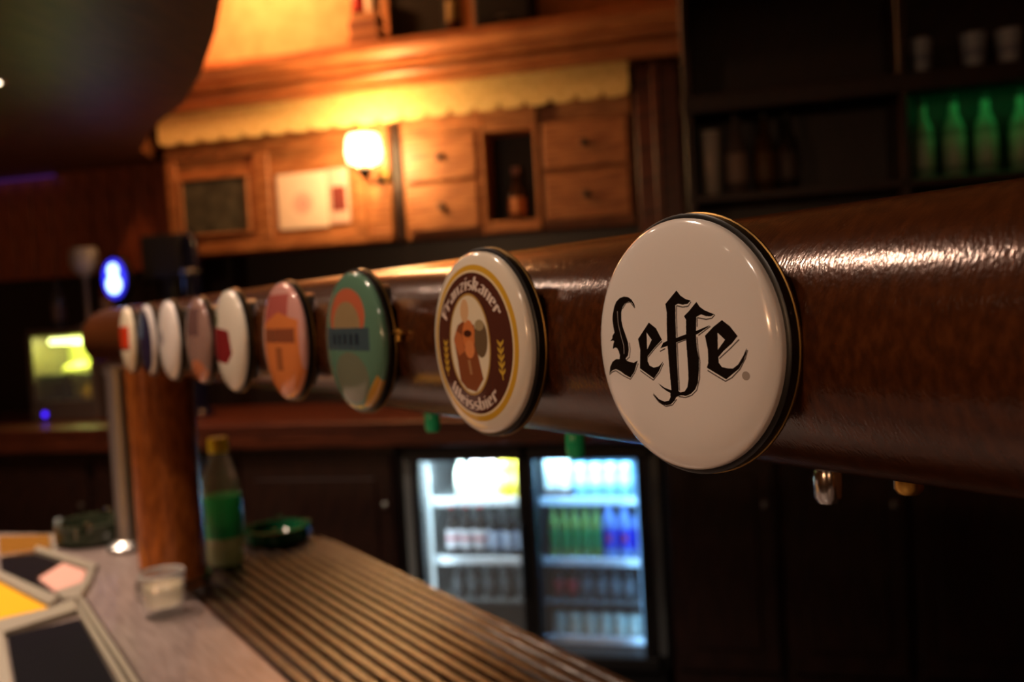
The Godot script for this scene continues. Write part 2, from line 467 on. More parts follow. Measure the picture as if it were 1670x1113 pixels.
func badge_prints() -> Array:
	var out := []
	var v2 := func(a: Array) -> Array:
		var q := []
		for i in range(0, a.size(), 2):
			q.append(Vector2(a[i], a[i + 1]))
		return q
	# white face, black letters with a fine drop line
	var white := c8(222, 214, 208)
	var ink := c8(16, 14, 14)
	var p := Print.new(1024, white)
	for k in BLACKLETTER:
		if k[0] == "L":
			p.line(v2.call(k[1]), 0.010, c8(92, 84, 80))
	for k in BLACKLETTER:
		if k[0] == "K":
			p.poly(v2.call(k[1]), ink)
		elif k[0] == "W":
			p.poly(v2.call(k[1]), white)
		elif k[0] == "V":
			p.line(v2.call(k[1]), 0.008, c8(160, 150, 146))
	p.ellipse(Vector2(0.732, -0.216), Vector2(0.033, 0.033), c8(158, 146, 136))
	out.append(p)
	# brown ring with arched lettering round an oval picture
	p = Print.new(1024, c8(226, 214, 196))
	p.ellipse(Vector2.ZERO, Vector2(0.86, 0.86), c8(206, 160, 50))
	p.ellipse(Vector2.ZERO, Vector2(0.80, 0.80), c8(226, 206, 168))
	p.ellipse(Vector2.ZERO, Vector2(0.775, 0.775), c8(82, 44, 34))
	p.ellipse(Vector2(-0.03, -0.01), Vector2(0.43, 0.56), c8(176, 140, 70))
	p.ellipse(Vector2(-0.03, -0.01), Vector2(0.405, 0.535), c8(224, 210, 182))
	# generic patches of a robed drinker: robe, head, cap and a grey mug
	p.poly([Vector2(-0.27, -0.42), Vector2(-0.3, -0.2), Vector2(-0.36, 0.05), Vector2(-0.26, 0.2), Vector2(-0.1, 0.26), Vector2(0.1, 0.2), Vector2(0.14, -0.1), Vector2(0.22, -0.38), Vector2(0.05, -0.53), Vector2(-0.15, -0.5)], c8(132, 74, 44))
	p.poly([Vector2(-0.36, 0.02), Vector2(-0.3, 0.14), Vector2(-0.18, 0.1), Vector2(-0.12, -0.08), Vector2(-0.26, -0.14)], c8(188, 108, 62))
	p.ellipse(Vector2(-0.03, 0.09), Vector2(0.13, 0.17), c8(206, 120, 66))
	p.ellipse(Vector2(-0.1, 0.36), Vector2(0.09, 0.13), c8(214, 170, 124))
	p.ellipse(Vector2(-0.05, 0.11), Vector2(0.085, 0.04), c8(74, 38, 26))
	p.ellipse(Vector2(-0.02, -0.06), Vector2(0.1, 0.1), c8(216, 134, 80))
	p.line([Vector2(-0.05, -0.18), Vector2(-0.02, -0.34)], 0.05, c8(168, 122, 84))
	p.ellipse(Vector2(0.22, 0.05), Vector2(0.13, 0.2), c8(104, 84, 60))
	p.ellipse(Vector2(0.2, 0.2), Vector2(0.09, 0.06), c8(160, 140, 104))
	nib_arc(p, "Franziskaner", 0.585, 128.0, 0.155, true, c8(222, 204, 190))
	nib_arc(p, "Weissbier", 0.735, 86.0, 0.15, false, c8(222, 204, 190))
	for sx in [-1.0, 1.0]:
		var cx: float = 0.575 if sx > 0.0 else -0.575
		p.line([Vector2(cx, -0.38), Vector2(cx, 0.02)], 0.016, c8(206, 168, 60))
		for k in 5:
			for w in [-1.0, 1.0]:
				var y0 := -0.34 + k * 0.075
				p.poly([Vector2(cx, y0), Vector2(cx + w * 0.05, y0 + 0.05), Vector2(cx + w * 0.055, y0 + 0.09), Vector2(cx + w * 0.012, y0 + 0.05)], c8(206, 168, 60))
	out.append(p)
	# green with an orange-red arch over a dark blue band
	p = Print.new(256, c8(90, 126, 104))
	p.ellipse(Vector2(0.0, 0.35), Vector2(0.6, 0.42), c8(186, 98, 68))
	p.ellipse(Vector2(0.0, 0.24), Vector2(0.46, 0.34), c8(150, 128, 92))
	p.rect(Vector2(-0.8, -0.12), Vector2(0.7, 0.2), c8(60, 80, 88))
	for k in 5:
		p.rect(Vector2(-0.5 + k * 0.2, -0.04), Vector2(-0.4 + k * 0.2, 0.12), c8(26, 40, 54))
	p.ellipse(Vector2(0.05, -0.5), Vector2(0.55, 0.36), c8(108, 112, 92))
	p.poly([Vector2(0.3, -0.9), Vector2(0.8, -0.45), Vector2(0.86, -0.55), Vector2(0.45, -0.98)], c8(190, 140, 60))
	out.append(p)
	# pink over orange with a brown band
	p = Print.new(256, c8(206, 150, 140))
	p.rect(Vector2(-0.7, 0.3), Vector2(0.5, 0.8), c8(178, 92, 84))
	p.poly([Vector2(-0.75, -1), Vector2(0.9, -1), Vector2(0.85, 0.35), Vector2(0.1, 0.5), Vector2(-0.7, 0.3)], c8(214, 124, 66))
	p.rect(Vector2(-0.65, -0.02), Vector2(0.75, 0.22), c8(140, 78, 52))
	p.rect(Vector2(-0.1, -0.5), Vector2(0.2, -0.1), c8(160, 92, 52))
	out.append(p)
	# white with a dark red patch
	p = Print.new(256, c8(226, 216, 200))
	p.poly([Vector2(-0.95, 0.3), Vector2(0.3, 0.2), Vector2(0.45, -0.25), Vector2(0.1, -0.46), Vector2(-0.95, -0.4)], c8(134, 34, 40))
	p.ellipse(Vector2(-0.6, 0.42), Vector2(0.2, 0.16), c8(60, 84, 50))
	out.append(p)
	# grey pink with a darker upper part and an orange foot
	p = Print.new(256, c8(150, 118, 108))
	p.rect(Vector2(-0.6, 0.1), Vector2(0.5, 0.75), c8(112, 82, 80))
	p.ellipse(Vector2(0.1, -0.75), Vector2(0.6, 0.3), c8(196, 120, 84))
	p.rect(Vector2(-1, -0.3), Vector2(-0.8, 0.5), c8(128, 160, 120))
	out.append(p)
	# white with a faint grey mark
	p = Print.new(256, c8(232, 222, 216))
	p.poly([Vector2(-0.6, 0.1), Vector2(-0.2, 0.3), Vector2(0.0, 0.0), Vector2(-0.3, -0.2)], c8(164, 154, 158))
	out.append(p)
	# dark blue with a pale blue patch and a white border
	p = Print.new(256, c8(214, 206, 204))
	p.ellipse(Vector2(-0.05, -0.05), Vector2(0.9, 0.92), c8(34, 34, 66))
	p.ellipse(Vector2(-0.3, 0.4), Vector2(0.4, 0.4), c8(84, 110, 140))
	out.append(p)
	# white with an orange-red square
	p = Print.new(256, c8(226, 212, 186))
	p.rect(Vector2(-0.9, -0.24), Vector2(0.7, 0.4), c8(214, 62, 32))
	p.rect(Vector2(-0.9, -0.32), Vector2(0.7, -0.24), c8(120, 40, 30))
	out.append(p)
	return out

func build_font() -> void:
	var t := thing("beer_font", "long copper brown beer font tube on posts, carrying round domed badges above bar", "beer font", FONT_ORIGIN, FONT_YAW)
	var base := BAR_Y - FONT_ORIGIN.y
	var along := Basis(Vector3(0, 1, 0), Vector3(1, 0, 0), Vector3(0, 0, -1))     # turns y into x
	var r := 0.045
	part(t, "tube", lathe([Vector2(r, -1.29), Vector2(r, 0.78)], 96, Transform3D(along, Vector3.ZERO)), M.copper)
	var cap := []
	for k in 9:
		cap.append(Vector2(cos(PI / 2 * k / 8.0) * (r - 0.0005), 0.032 * sin(PI / 2 * k / 8.0)))
	part(t, "end_cap", lathe(cap, 48, Transform3D(along, Vector3(0.78, 0, 0))), M.rim_black)
	part(t, "end_cap", lathe(cap, 48, Transform3D(along * Basis(Vector3(1, 0, 0), PI), Vector3(-1.29, 0, 0))), M.rim_black)
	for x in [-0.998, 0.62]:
		part(t, "post", lathe([Vector2(0.041, base + 0.02), Vector2(0.041, -0.02)], 48), M.lit_post_copper, Vector3(x, 0, 0))
		part(t, "collar", lathe([Vector2(0.0, base), Vector2(0.047, base), Vector2(0.0485, base + 0.004), Vector2(0.0475, base + 0.016), Vector2(0.044, base + 0.022), Vector2(0.041, base + 0.022)], 48), M.chrome, Vector3(x, 0, 0), "polished metal collar round the foot of the post")
	part(t, "slim_post", lathe([Vector2(0.0, base), Vector2(0.034, base), Vector2(0.034, base + 0.008), Vector2(0.02, base + 0.016), Vector2(0.0185, base + 0.03), Vector2(0.0185, -0.06), Vector2(0.023, -0.05), Vector2(0.023, -0.03)], 32), M.steel, Vector3(-1.28, 0, 0), "slim grey metal post")
	# badges
	var facing := Basis(Vector3(1, 0, 0), Vector3(0, 0, 1), Vector3(0, -1, 0))
	var rr := 0.0412
	var prof := [Vector2(rr, -0.001)]
	for k in range(0, 15):
		var q := 1.0 - pow(k / 14.0, 2.0)
		prof.append(Vector2(rr * q, 0.0015 + 0.0055 * sqrt(maxf(0.0, 1.0 - pow(q, 2.6)))))
	var face := lathe(prof, 72, Transform3D(facing, Vector3.ZERO), rr)
	var rim := lathe([Vector2(0.0, -0.022), Vector2(0.033, -0.022), Vector2(0.033, -0.006), Vector2(0.0422, -0.005), Vector2(0.0428, -0.004), Vector2(0.0428, -0.0005), Vector2(0.042, 0.0), Vector2(0.0405, 0.0)], 72, Transform3D(facing, Vector3.ZERO))
	var ring := lathe([Vector2(0.0427, -0.0050), Vector2(0.0432, -0.0047), Vector2(0.0432, -0.0040), Vector2(0.0427, -0.0037)], 72, Transform3D(facing, Vector3.ZERO))
	var prints := badge_prints()
	var spots := [0.005, 0.131, 0.267, 0.383, 0.506, 0.601, 0.708, 0.804, 0.908]
	var says := ["white domed badge with large black blackletter word", "white badge with brown ring of arched blackletter words round an oval picture", "green badge with orange-red arch above a dark band", "pink and orange badge with brown band",
		"creamy white badge with a dark red patch", "grey pink badge with an orange foot", "plain white badge with a faint grey mark", "dark blue badge with a white border", "white badge with an orange-red square"]
	var sizes := [1.0, 0.98, 0.96, 0.955, 0.96, 0.9, 0.93, 0.9, 0.92]
	for k in 9:
		var b := Node3D.new()
		b.name = "badge"
		t.add_child(b, true)
		b.position = Vector3(-spots[k], 0.0015, 0.05)
		b.scale = Vector3.ONE * sizes[k]
		b.set_meta("label", says[k])
		part(b, "rim", rim, M.rim_black)
		part(b, "edge_ring", ring, M.bronze)
		part(b, "face", face, face_material(prints[k]))
	# spouts on the barman's side, their tips showing under the tube
	var spout := lathe([Vector2(0.0, -0.071), Vector2(0.0035, -0.071), Vector2(0.005, -0.066), Vector2(0.005, -0.058), Vector2(0.0065, -0.055), Vector2(0.0075, -0.02)], 16)
	var tips := [M.chrome, mat(c8(40, 214, 150), 0.25), mat(c8(40, 214, 150), 0.25)]  # green painted on the tips for green light glinting off them
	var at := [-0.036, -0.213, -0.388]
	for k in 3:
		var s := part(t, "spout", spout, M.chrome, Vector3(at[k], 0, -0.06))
		part(s, "tip", lathe([Vector2(0.0, -0.0745), Vector2(0.0045, -0.0745), Vector2(0.0058, -0.072), Vector2(0.0058, -0.062), Vector2(0.0052, -0.060)], 16), tips[k], Vector3.ZERO, "" if k == 0 else "spout tip painted green for a reflected glint")
		part(s, "bracket", bar_path([Vector3(0, -0.022, 0), Vector3(0, -0.008, 0.008), Vector3(0, 0, 0.022)], 0.0065), M.chrome)
	part(t, "screw", lathe([Vector2(0.0, -0.052), Vector2(0.004, -0.052), Vector2(0.0055, -0.05), Vector2(0.0055, -0.046), Vector2(0.0025, -0.045), Vector2(0.0025, -0.03)], 16), M.gold, Vector3(0.005, -0.012, -0.055))
	var wing := MB.new()
	add_box(wing, Vector3(0.012, 0.0022, 0.003), Vector3.ZERO, 0.0006)
	add_path(wing, [Vector3(0.001, 0.002, 0), Vector3(0.002, -0.0045, 0.0005)], 0.0016, 8)
	part(t, "glint_piece", wing.mesh(), M.gold, Vector3(-0.222, 0.006, 0.0465), "small brass piece added as a bright glint on the tube")  # brass piece put in to make a bright glint on the tube

const ORDER := ["first", "second", "third", "fourth", "fifth", "sixth"]
const BAR_PLAN := [[1.0, -0.262], [-1.06, -0.262], [-1.12, -0.257], [-1.17, -0.236], [-1.21, -0.19], [-2.09, 0.62], [-1.65, 1.10], [-0.91, 0.42], [1.0, 0.42]]

func build_bar() -> void:
	var t := thing("bar_counter", "brown wooden bar counter with grooved slats running under the beer font", "bar counter", Vector3(FONT_ORIGIN.x, 0, FONT_ORIGIN.z), FONT_YAW)
	var plan := PackedVector2Array()
	for p in BAR_PLAN:
		plan.append(Vector2(p[0], p[1]))
	part(t, "body", prism(Geometry2D.offset_polygon(plan, -0.07)[0], 0.0, 1.012), M.dark_wood)
	part(t, "slab", prism(plan, 1.012, 1.049, Transform3D(), 0.006), M.bar_wood)
	var inset: PackedVector2Array = Geometry2D.offset_polygon(plan, -0.006)[0]
	var cut := func(z0: float, z1: float) -> Array:
		var q := PackedVector2Array([Vector2(-3, z0), Vector2(2, z0), Vector2(2, z1), Vector2(-3, z1)])
		return Geometry2D.intersect_polygons(inset, q)
	for k in 15:
		var z0 := -0.258 + k * 0.0162
		for poly in cut.call(z0, z0 + 0.0122):
			part(t, "slat", prism(poly, 1.047, BAR_Y, Transform3D(), 0.0018), M.slat_wood)
	var z := -0.013
	for w in [0.112, 0.16, 0.16, 0.3, 0.3]:
		for poly in cut.call(z, z + w - 0.002):
			part(t, "plank", prism(poly, 1.047, BAR_Y, Transform3D(), 0.001), M.board_wood)
		z += w
	# mosaic panel
	var m := thing("mosaic_panel", "panel of black and amber glass pieces held in grey strips, lying on bar", "mosaic panel", Vector3(FONT_ORIGIN.x, BAR_Y, FONT_ORIGIN.z), FONT_YAW)
	var piece := func(called: String, pts: Array, mt: Material, h: float) -> void:
		var q := PackedVector2Array()
		for i in range(0, pts.size(), 2):
			q.append(Vector2(pts[i], pts[i + 1]))
		part(m, called, prism(q, 0.0, h, Transform3D(), 0.001), mt)
	piece.call("pane", [-0.953, 0.118, -0.949, 0.194, -0.62, 0.206, -0.62, 0.122], M.black_glass, 0.005)
	piece.call("pane", [-1.225, 0.186, -1.031, 0.143, -1.02, 0.147, -1.018, 0.2, -1.17, 0.24], M.amber_glass, 0.005)
	piece.call("pane", [-0.98, 0.212, -0.6, 0.222, -0.6, 0.3, -0.98, 0.3], M.amber_glass, 0.005)
	piece.call("pane", [-1.36, 0.171, -1.345, 0.125, -1.255, 0.099, -1.19, 0.14, -1.102, 0.13, -1.262, 0.176], M.black_glass, 0.005)
	piece.call("pane", [-1.25, 0.098, -1.175, 0.078, -1.117, 0.092, -1.098, 0.126, -1.188, 0.136], M.pink_highlight, 0.005)  # bright highlight on the black pane, put in as a pink piece
	piece.call("pane", [-1.53, 0.16, -1.47, 0.09, -1.37, 0.1, -1.375, 0.17], M.brown_glass, 0.005)
	piece.call("strip", [-1.037, 0.104, -0.6, 0.104, -0.6, 0.110, -1.03, 0.110], M.pewter, 0.009)
	piece.call("strip", [-1.02, 0.112, -0.6, 0.1125, -0.6, 0.1195, -0.975, 0.117], M.pewter, 0.008)
	piece.call("strip", [-1.037, 0.112, -0.985, 0.117, -0.955, 0.2, -1.012, 0.205, -1.016, 0.145], M.pewter, 0.008)
	piece.call("strip", [-0.955, 0.196, -0.6, 0.2085, -0.6, 0.2195, -0.975, 0.209], M.pewter, 0.008)
	piece.call("strip", [-1.275, 0.180, -1.06, 0.127, -1.032, 0.141, -1.25, 0.19], M.pewter, 0.008)
	piece.call("strip", [-1.385, 0.118, -1.19, 0.060, -1.168, 0.072, -1.36, 0.124], M.pewter, 0.008)
	piece.call("strip", [-1.168, 0.068, -1.1, 0.085, -1.04, 0.106, -1.05, 0.124, -1.09, 0.128, -1.11, 0.092, -1.17, 0.077], M.pewter, 0.008)
	# a small glass in front of the copper post
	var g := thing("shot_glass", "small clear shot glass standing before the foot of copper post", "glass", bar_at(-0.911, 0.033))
	part(g, "bowl", lathe([Vector2(0.0, 0.0), Vector2(0.021, 0.0), Vector2(0.0225, 0.002), Vector2(0.0265, 0.05), Vector2(0.0255, 0.051), Vector2(0.0245, 0.05), Vector2(0.021, 0.013), Vector2(0.0, 0.011)], 40), M.clear)
	part(g, "drink", lathe([Vector2(0.0, 0.0115), Vector2(0.0203, 0.0135), Vector2(0.0232, 0.036), Vector2(0.0, 0.036)], 40), glass(c8(230, 214, 170), 0.3), Vector3.ZERO, "pale drink")
	part(g, "lip", lathe([Vector2(0.0266, 0.049), Vector2(0.0269, 0.0505), Vector2(0.0258, 0.0522), Vector2(0.0246, 0.0505)], 40), mat(c8(235, 235, 232), 0.06, 0.6))  # metallic ring added so that the glass edge looks bright
	# the bottle
	var b := thing("soft_drink_bottle", "clear bottle with yellow cap and green label standing behind copper post", "bottle", bar_at(-1.075, -0.088))
	var clear_plastic := glass(c8(190, 210, 190), 0.22)
	part(b, "body", lathe([Vector2(0.0, 0.0), Vector2(0.022, 0.0), Vector2(0.0265, 0.006), Vector2(0.0265, 0.10), Vector2(0.0255, 0.112), Vector2(0.020, 0.134), Vector2(0.0135, 0.153), Vector2(0.0115, 0.164), Vector2(0.0115, 0.172)], 40), clear_plastic)
	part(b, "drink", lathe([Vector2(0.0, 0.003), Vector2(0.021, 0.003), Vector2(0.0252, 0.008), Vector2(0.0252, 0.062), Vector2(0.0, 0.062)], 40), back(mat(c8(206, 216, 168), 0.25), 0.9), Vector3.ZERO, "pale cloudy drink")
	part(b, "label", lathe([Vector2(0.0267, 0.042), Vector2(0.0270, 0.043), Vector2(0.0270, 0.098), Vector2(0.0267, 0.099)], 40), back(mat(c8(44, 190, 118), 0.3), 0.9), Vector3.ZERO, "green wrap label")
	var mark := MB.new()
	for k in 6:
		var a0 := deg_to_rad(118.0 + k * 8.0)
		var a1 := deg_to_rad(118.0 + (k + 1) * 8.0)
		var n0 := Vector3(cos(a0), 0, sin(a0))
		var n1 := Vector3(cos(a1), 0, sin(a1))
		mark.tri(n0 * 0.0274 + Vector3(0, 0.062, 0), n1 * 0.0274 + Vector3(0, 0.062, 0), n1 * 0.0274 + Vector3(0, 0.09, 0), n0, n1, n1)
		mark.tri(n0 * 0.0274 + Vector3(0, 0.062, 0), n1 * 0.0274 + Vector3(0, 0.09, 0), n0 * 0.0274 + Vector3(0, 0.09, 0), n0, n1, n0)
	part(b, "label_mark", mark.mesh(), mat(c8(38, 30, 74), 0.3), Vector3.ZERO, "dark violet printed mark")
	part(b, "cap", lathe([Vector2(0.0125, 0.160), Vector2(0.0142, 0.161), Vector2(0.0142, 0.178), Vector2(0.013, 0.1805), Vector2(0.0, 0.1805)], 32), mat(c8(236, 222, 40), 0.35), Vector3.ZERO, "yellow screw cap")
	# ashtrays
	var ash := func(called: String, label: String, at: Vector3, mt: Material, rad: float, h: float) -> void:
		var a := thing(called, label, "ashtray", at)
		var mb := MB.new()
		add_lathe(mb, [Vector2(0.0, 0.0), Vector2(rad * 0.86, 0.0), Vector2(rad, 0.006), Vector2(rad, h), Vector2(rad * 0.84, h), Vector2(rad * 0.72, 0.01), Vector2(0.0, 0.008)], 32)
		part(a, "dish", mb.mesh(), mt)
		for k in 4:
			part(a, "rest", lathe([Vector2(0.006, 0.0), Vector2(0.006, rad * 0.22)], 12, Transform3D(Basis(Vector3(0, 1, 0), TAU * k / 4.0 + 0.4) * Basis(Vector3(0, 0, 1), -PI / 2), Vector3.ZERO)), mt, Basis(Vector3(0, 1, 0), TAU * k / 4.0 + 0.4) * Vector3(rad * 0.8, h, 0))
	ash.call("glass_ashtray", "round smoked glass ashtray beside the slim grey post", bar_at(-1.385, 0.03), mat(c8(40, 46, 34), 0.06), 0.062, 0.034)
	ash.call("green_ashtray", "low dark green glass ashtray near the far edge of bar", bar_at(-1.155, -0.19), mat(c8(8, 58, 34), 0.08), 0.05, 0.022)

func build_room() -> void:
	# shell with thickness
	struct("floor", box(Vector3(6.9, 0.1, 7.2), 0.0), M.floor, Vector3(-1.15, -0.05, -0.35), "dark brown floor")
	struct("ceiling", box(Vector3(6.9, 0.1, 7.2), 0.0), M.ceiling, Vector3(-1.15, 3.05, -0.35), "plain beige ceiling")
	struct("wall_left", box(Vector3(0.1, 3.0, 7.2), 0.0), M.wall, Vector3(-4.55, 1.5, -0.35), "brown side wall")
	struct("wall_right", box(Vector3(0.1, 3.0, 7.2), 0.0), M.wall, Vector3(2.25, 1.5, -0.35), "brown side wall")
	struct("wall_front", box(Vector3(6.7, 3.0, 0.1), 0.0), M.wall, Vector3(-1.15, 1.5, 3.2), "brown wall of the customers' room")
	var wb := Node3D.new()
	wb.name = "wall_back"
	add_child(wb)
	wb.set_meta("kind", "structure")
	wb.set_meta("label", "back wall of the bar, orange plaster over wood planks and backsplash darkened for its shaded recess")
	part(wb, "core", box(Vector3(6.7, 3.0, 0.15), 0.0), M.backsplash, Vector3(-1.15, 1.5, -3.83))
	part(wb, "plaster", box(Vector3(2.6, 0.68, 0.13), 0.0), M.plaster, Vector3(-1.22, 2.66, -3.69))
	part(wb, "plaster", box(Vector3(2.12, 1.3, 0.13), 0.0), M.plaster, Vector3(1.14, 2.35, -3.69))
	for k in 19:
		part(wb, "plank", box(Vector3(0.107, 0.58, 0.03), 0.006), M.plank_wood, Vector3(-4.42 + k * 0.1105, 1.935, -3.735))
	# dropped ceiling over the bar with a curved edge
	var edge := [[1.4, 1.3], [0.9, 0.7], [0.3, -0.1], [-0.4, -1.0], [-0.8, -1.5], [-1.12, -1.92], [-1.26, -2.12], [-1.52, -2.46], [-1.66, -2.62], [-1.78, -2.76], [-1.88, -2.85], [-2.02, -2.97], [-2.2, -3.16], [-2.42, -3.41], [-2.5, -3.6], [-2.52, -3.75], [-4.5, -3.75], [-4.5, 3.15], [1.4, 3.15]]
	var plan := PackedVector2Array()
	for e in edge:
		plan.append(Vector2(e[0], e[1]))
	struct("ceiling_dropped", prism(plan, 2.14, 3.0), M.varnish, Vector3.ZERO, "glossy dark brown dropped ceiling with curved edge")
	# cornice ledge: three mouldings
	var prof := PackedVector2Array()
	for q in [[-3.63, 2.315], [-3.535, 2.315], [-3.53, 2.35], [-3.52, 2.362], [-3.545, 2.372], [-3.545, 2.38], [-3.50, 2.385], [-3.49, 2.42], [-3.475, 2.432], [-3.46, 2.438], [-3.45, 2.45], [-3.45, 2.474], [-3.455, 2.48], [-3.63, 2.48]]:
		prof.append(Vector2(q[0], q[1]))
	var lay := Transform3D(Basis(Vector3(0, 0, 1), Vector3(1, 0, 0), Vector3(0, 1, 0)), Vector3.ZERO)   # (x, y, z) -> z, x, y
	struct("trim_1", prism(prof, -2.56, -0.12, lay), M.cornice_wood, Vector3.ZERO, "stepped orange wood cornice ledge")
	# scalloped valance under the cornice
	var pts := PackedVector2Array([Vector2(-2.44, 2.31), Vector2(-0.36, 2.31)])
	var n := 20
	for k in n:
		for j in 7:
			var a := PI * j / 6.0
			var x0 := -0.36 - (k + 0.5) * (2.08 / n)
			pts.append(Vector2(x0 + cos(a) * 0.0512, 2.195 - sin(a) * 0.016 - (0.0 if j > 0 and j < 6 else -0.014)))
	var xy := Transform3D(Basis(Vector3(1, 0, 0), Vector3(0, 0, 1), Vector3(0, 1, 0)), Vector3.ZERO)   # (x, y, z) -> x, z, y
	var val := part(self, "valance", prism(pts, -3.58, -3.565, xy), M.valance)
	tag(val, "long pale yellow scalloped valance hanging under the wooden cornice", "valance")

func build_strip() -> void:
	var t := thing("violet_light_strip", "thin violet light strip along the top of the wood planks", "light strip", Vector3(-3.55, 2.128, -3.7))
	part(t, "lamp_strip", box(Vector3(0.9, 0.01, 0.012), 0.002), glow(Color(0.6, 0.35, 1.0), 0.06))
	part(t, "holder", box(Vector3(0.92, 0.012, 0.006), 0.002), M.black, Vector3(0, 0.0, -0.01))
	area(t, Vector3(0, -0.008, 0.01), Vector3(-60, 0, 0), Color(0.6, 0.35, 1.0), 0.002, Vector2(0.88, 0.01))

func framed(called: String, label: String, category: String, x0: float, x1: float, y0: float, y1: float, z: float, fw: float, fm: Material, cm: Material, center: String) -> Node3D:
	var t := thing(called, label, category, Vector3((x0 + x1) / 2.0, (y0 + y1) / 2.0, z))
	var w := x1 - x0
	var h := y1 - y0
	for s in [-1, 1]:
		part(t, "frame_rail", box(Vector3(w, fw, 0.022), 0.003), fm, Vector3(0, s * (h / 2.0 - fw / 2.0), 0.011))
		part(t, "frame_stile", box(Vector3(fw, h - 2.0 * fw, 0.022), 0.003), fm, Vector3(s * (w / 2.0 - fw / 2.0), 0, 0.011))
	part(t, center, box(Vector3(w - 2.0 * fw + 0.002, h - 2.0 * fw + 0.002, 0.01), 0.001), cm, Vector3(0, 0, 0.006))
	return t

func build_wall_units() -> void:
	# panelled section with chalkboard and papers
	var wp := thing("wall_panel", "orange wood panelling with moulded rails below the valance", "panelling", Vector3(-1.965, 1.69, -3.75))
	part(wp, "board", box(Vector3(0.95, 0.55, 0.13), 0.004), M.orange_wood, Vector3(0, 0.275, 0.065))
	part(wp, "rail", box(Vector3(0.95, 0.055, 0.02), 0.004), M.orange_wood, Vector3(0, 0.45, 0.14))
	part(wp, "rail", box(Vector3(0.95, 0.05, 0.02), 0.004), M.orange_wood, Vector3(0, 0.026, 0.14))
	part(wp, "stile", box(Vector3(0.05, 0.37, 0.02), 0.004), M.orange_wood, Vector3(-0.448, 0.237, 0.14))
	part(wp, "stile", box(Vector3(0.07, 0.37, 0.02), 0.004), M.orange_wood, Vector3(-0.005, 0.237, 0.14))
	part(wp, "stile", box(Vector3(0.05, 0.37, 0.02), 0.004), M.orange_wood, Vector3(0.448, 0.237, 0.14))
	var kn := MB.new()
	add_lathe(kn, [Vector2(0.012, 0.0), Vector2(0.016, 0.01), Vector2(0.01, 0.018), Vector2(0, 0.02)], 20, Transform3D(Basis(Vector3(1, 0, 0), PI / 2), Vector3.ZERO))
	var chalk := wood(grain_tex(c8(52, 50, 42), c8(66, 64, 54), c8(80, 78, 66), 0.01, 41, 256), Vector3(4, 4, 4), 0.7, true)
	framed("chalkboard", "grey chalkboard in thin wooden frame on the panelling", "chalkboard", -2.375, -2.036, 1.772, 2.034, -3.62, 0.012, M.orange_wood, chalk, "slate")
	var pp := Print.new(256, c8(236, 214, 198))
	pp.ellipse(Vector2(0.0, -0.1), Vector2(0.42, 0.42), c8(226, 184, 172))
	pp.ellipse(Vector2(0.02, -0.12), Vector2(0.2, 0.22), c8(212, 164, 158))
	var pm := mat(Color.WHITE, 0.7)
	pm.albedo_texture = pp.texture()
	var sheet := MB.new()
	add_box(sheet, Vector3(0.236, 0.238, 0.003), Vector3(0, 0, 0), 0.0005)
	var fr := MB.new()
	var f := [Vector3(-0.117, -0.118, 0.0025), Vector3(0.117, -0.118, 0.0025), Vector3(0.117, 0.118, 0.0025), Vector3(-0.117, 0.118, 0.0025)]
	var uv := [Vector2(0, 1), Vector2(1, 1), Vector2(1, 0), Vector2(0, 0)]
	for q in [[0, 1, 2], [0, 2, 3]]:
		fr.tri(f[q[0]], f[q[1]], f[q[2]], Vector3.BACK, Vector3.BACK, Vector3.BACK, uv[q[0]], uv[q[1]], uv[q[2]])
	var pt := thing("notice_sheet", "white paper notice with faint pink round mark pinned to the panelling", "notice", Vector3(-1.785, 1.893, -3.612))
	part(pt, "sheet", sheet.mesh(), M.cream)
	part(pt, "print", fr.mesh(), pm)
	var ph := thing("small_poster", "narrow pale poster with dark red square next to the white notice", "poster", Vector3(-1.617, 1.9, -3.612))
	part(ph, "sheet", box(Vector3(0.092, 0.232, 0.003), 0.0005), mat(c8(214, 176, 164), 0.7))
	part(ph, "dark_square", box(Vector3(0.066, 0.105, 0.002), 0.0004), mat(c8(112, 44, 40), 0.7), Vector3(0.0, -0.012, 0.0022))
	# pilaster with the wall lamp
	var pil := thing("pilaster", "plain orange wood pilaster behind the lit wall lamp", "pilaster", Vector3(-1.435, 1.69, -3.75))
	part(pil, "shaft", box(Vector3(0.108, 0.55, 0.135), 0.006), M.orange_wood, Vector3(0, 0.275, 0.0675))
	part(pil, "base_block", box(Vector3(0.112, 0.05, 0.15), 0.006), M.orange_wood, Vector3(0, 0.025, 0.075))
	var pole := thing("door_post", "thin dark vertical post between the pilaster and drawers", "post", Vector3(-1.353, 1.69, -3.75))
	part(pole, "shaft", box(Vector3(0.03, 0.5, 0.13), 0.004), M.dark_wood, Vector3(0, 0.25, 0.065))
	# drawers
	for q in [[-1.325, -0.985, "pair of wooden drawers with dark knobs beside the lit wall lamp"], [-0.735, -0.365, "pair of wooden drawers with dark knobs on the dim side of niche"]]:
		var dr := thing("drawer_unit", q[2], "drawers", Vector3((q[0] + q[1]) / 2.0, 1.69, -3.75))
		var w: float = q[1] - q[0]
		part(dr, "carcass", box(Vector3(w, 0.55, 0.125), 0.003), M.orange_wood, Vector3(0, 0.275, 0.0625))
		for k in 2:
			var y := 0.125 + k * 0.205
			var fd := part(dr, "drawer", box(Vector3(w - 0.03, 0.19, 0.022), 0.007), M.orange_wood, Vector3(0, y, 0.138))
			part(fd, "knob", kn.mesh(), M.black, Vector3(0.0, 0.0, 0.011), "dark round knob")
	# niche
	var ni := thing("niche_cabinet", "open dark niche cabinet with thin orange wood frame between two drawer units", "cabinet", Vector3(-0.86, 1.69, -3.75))
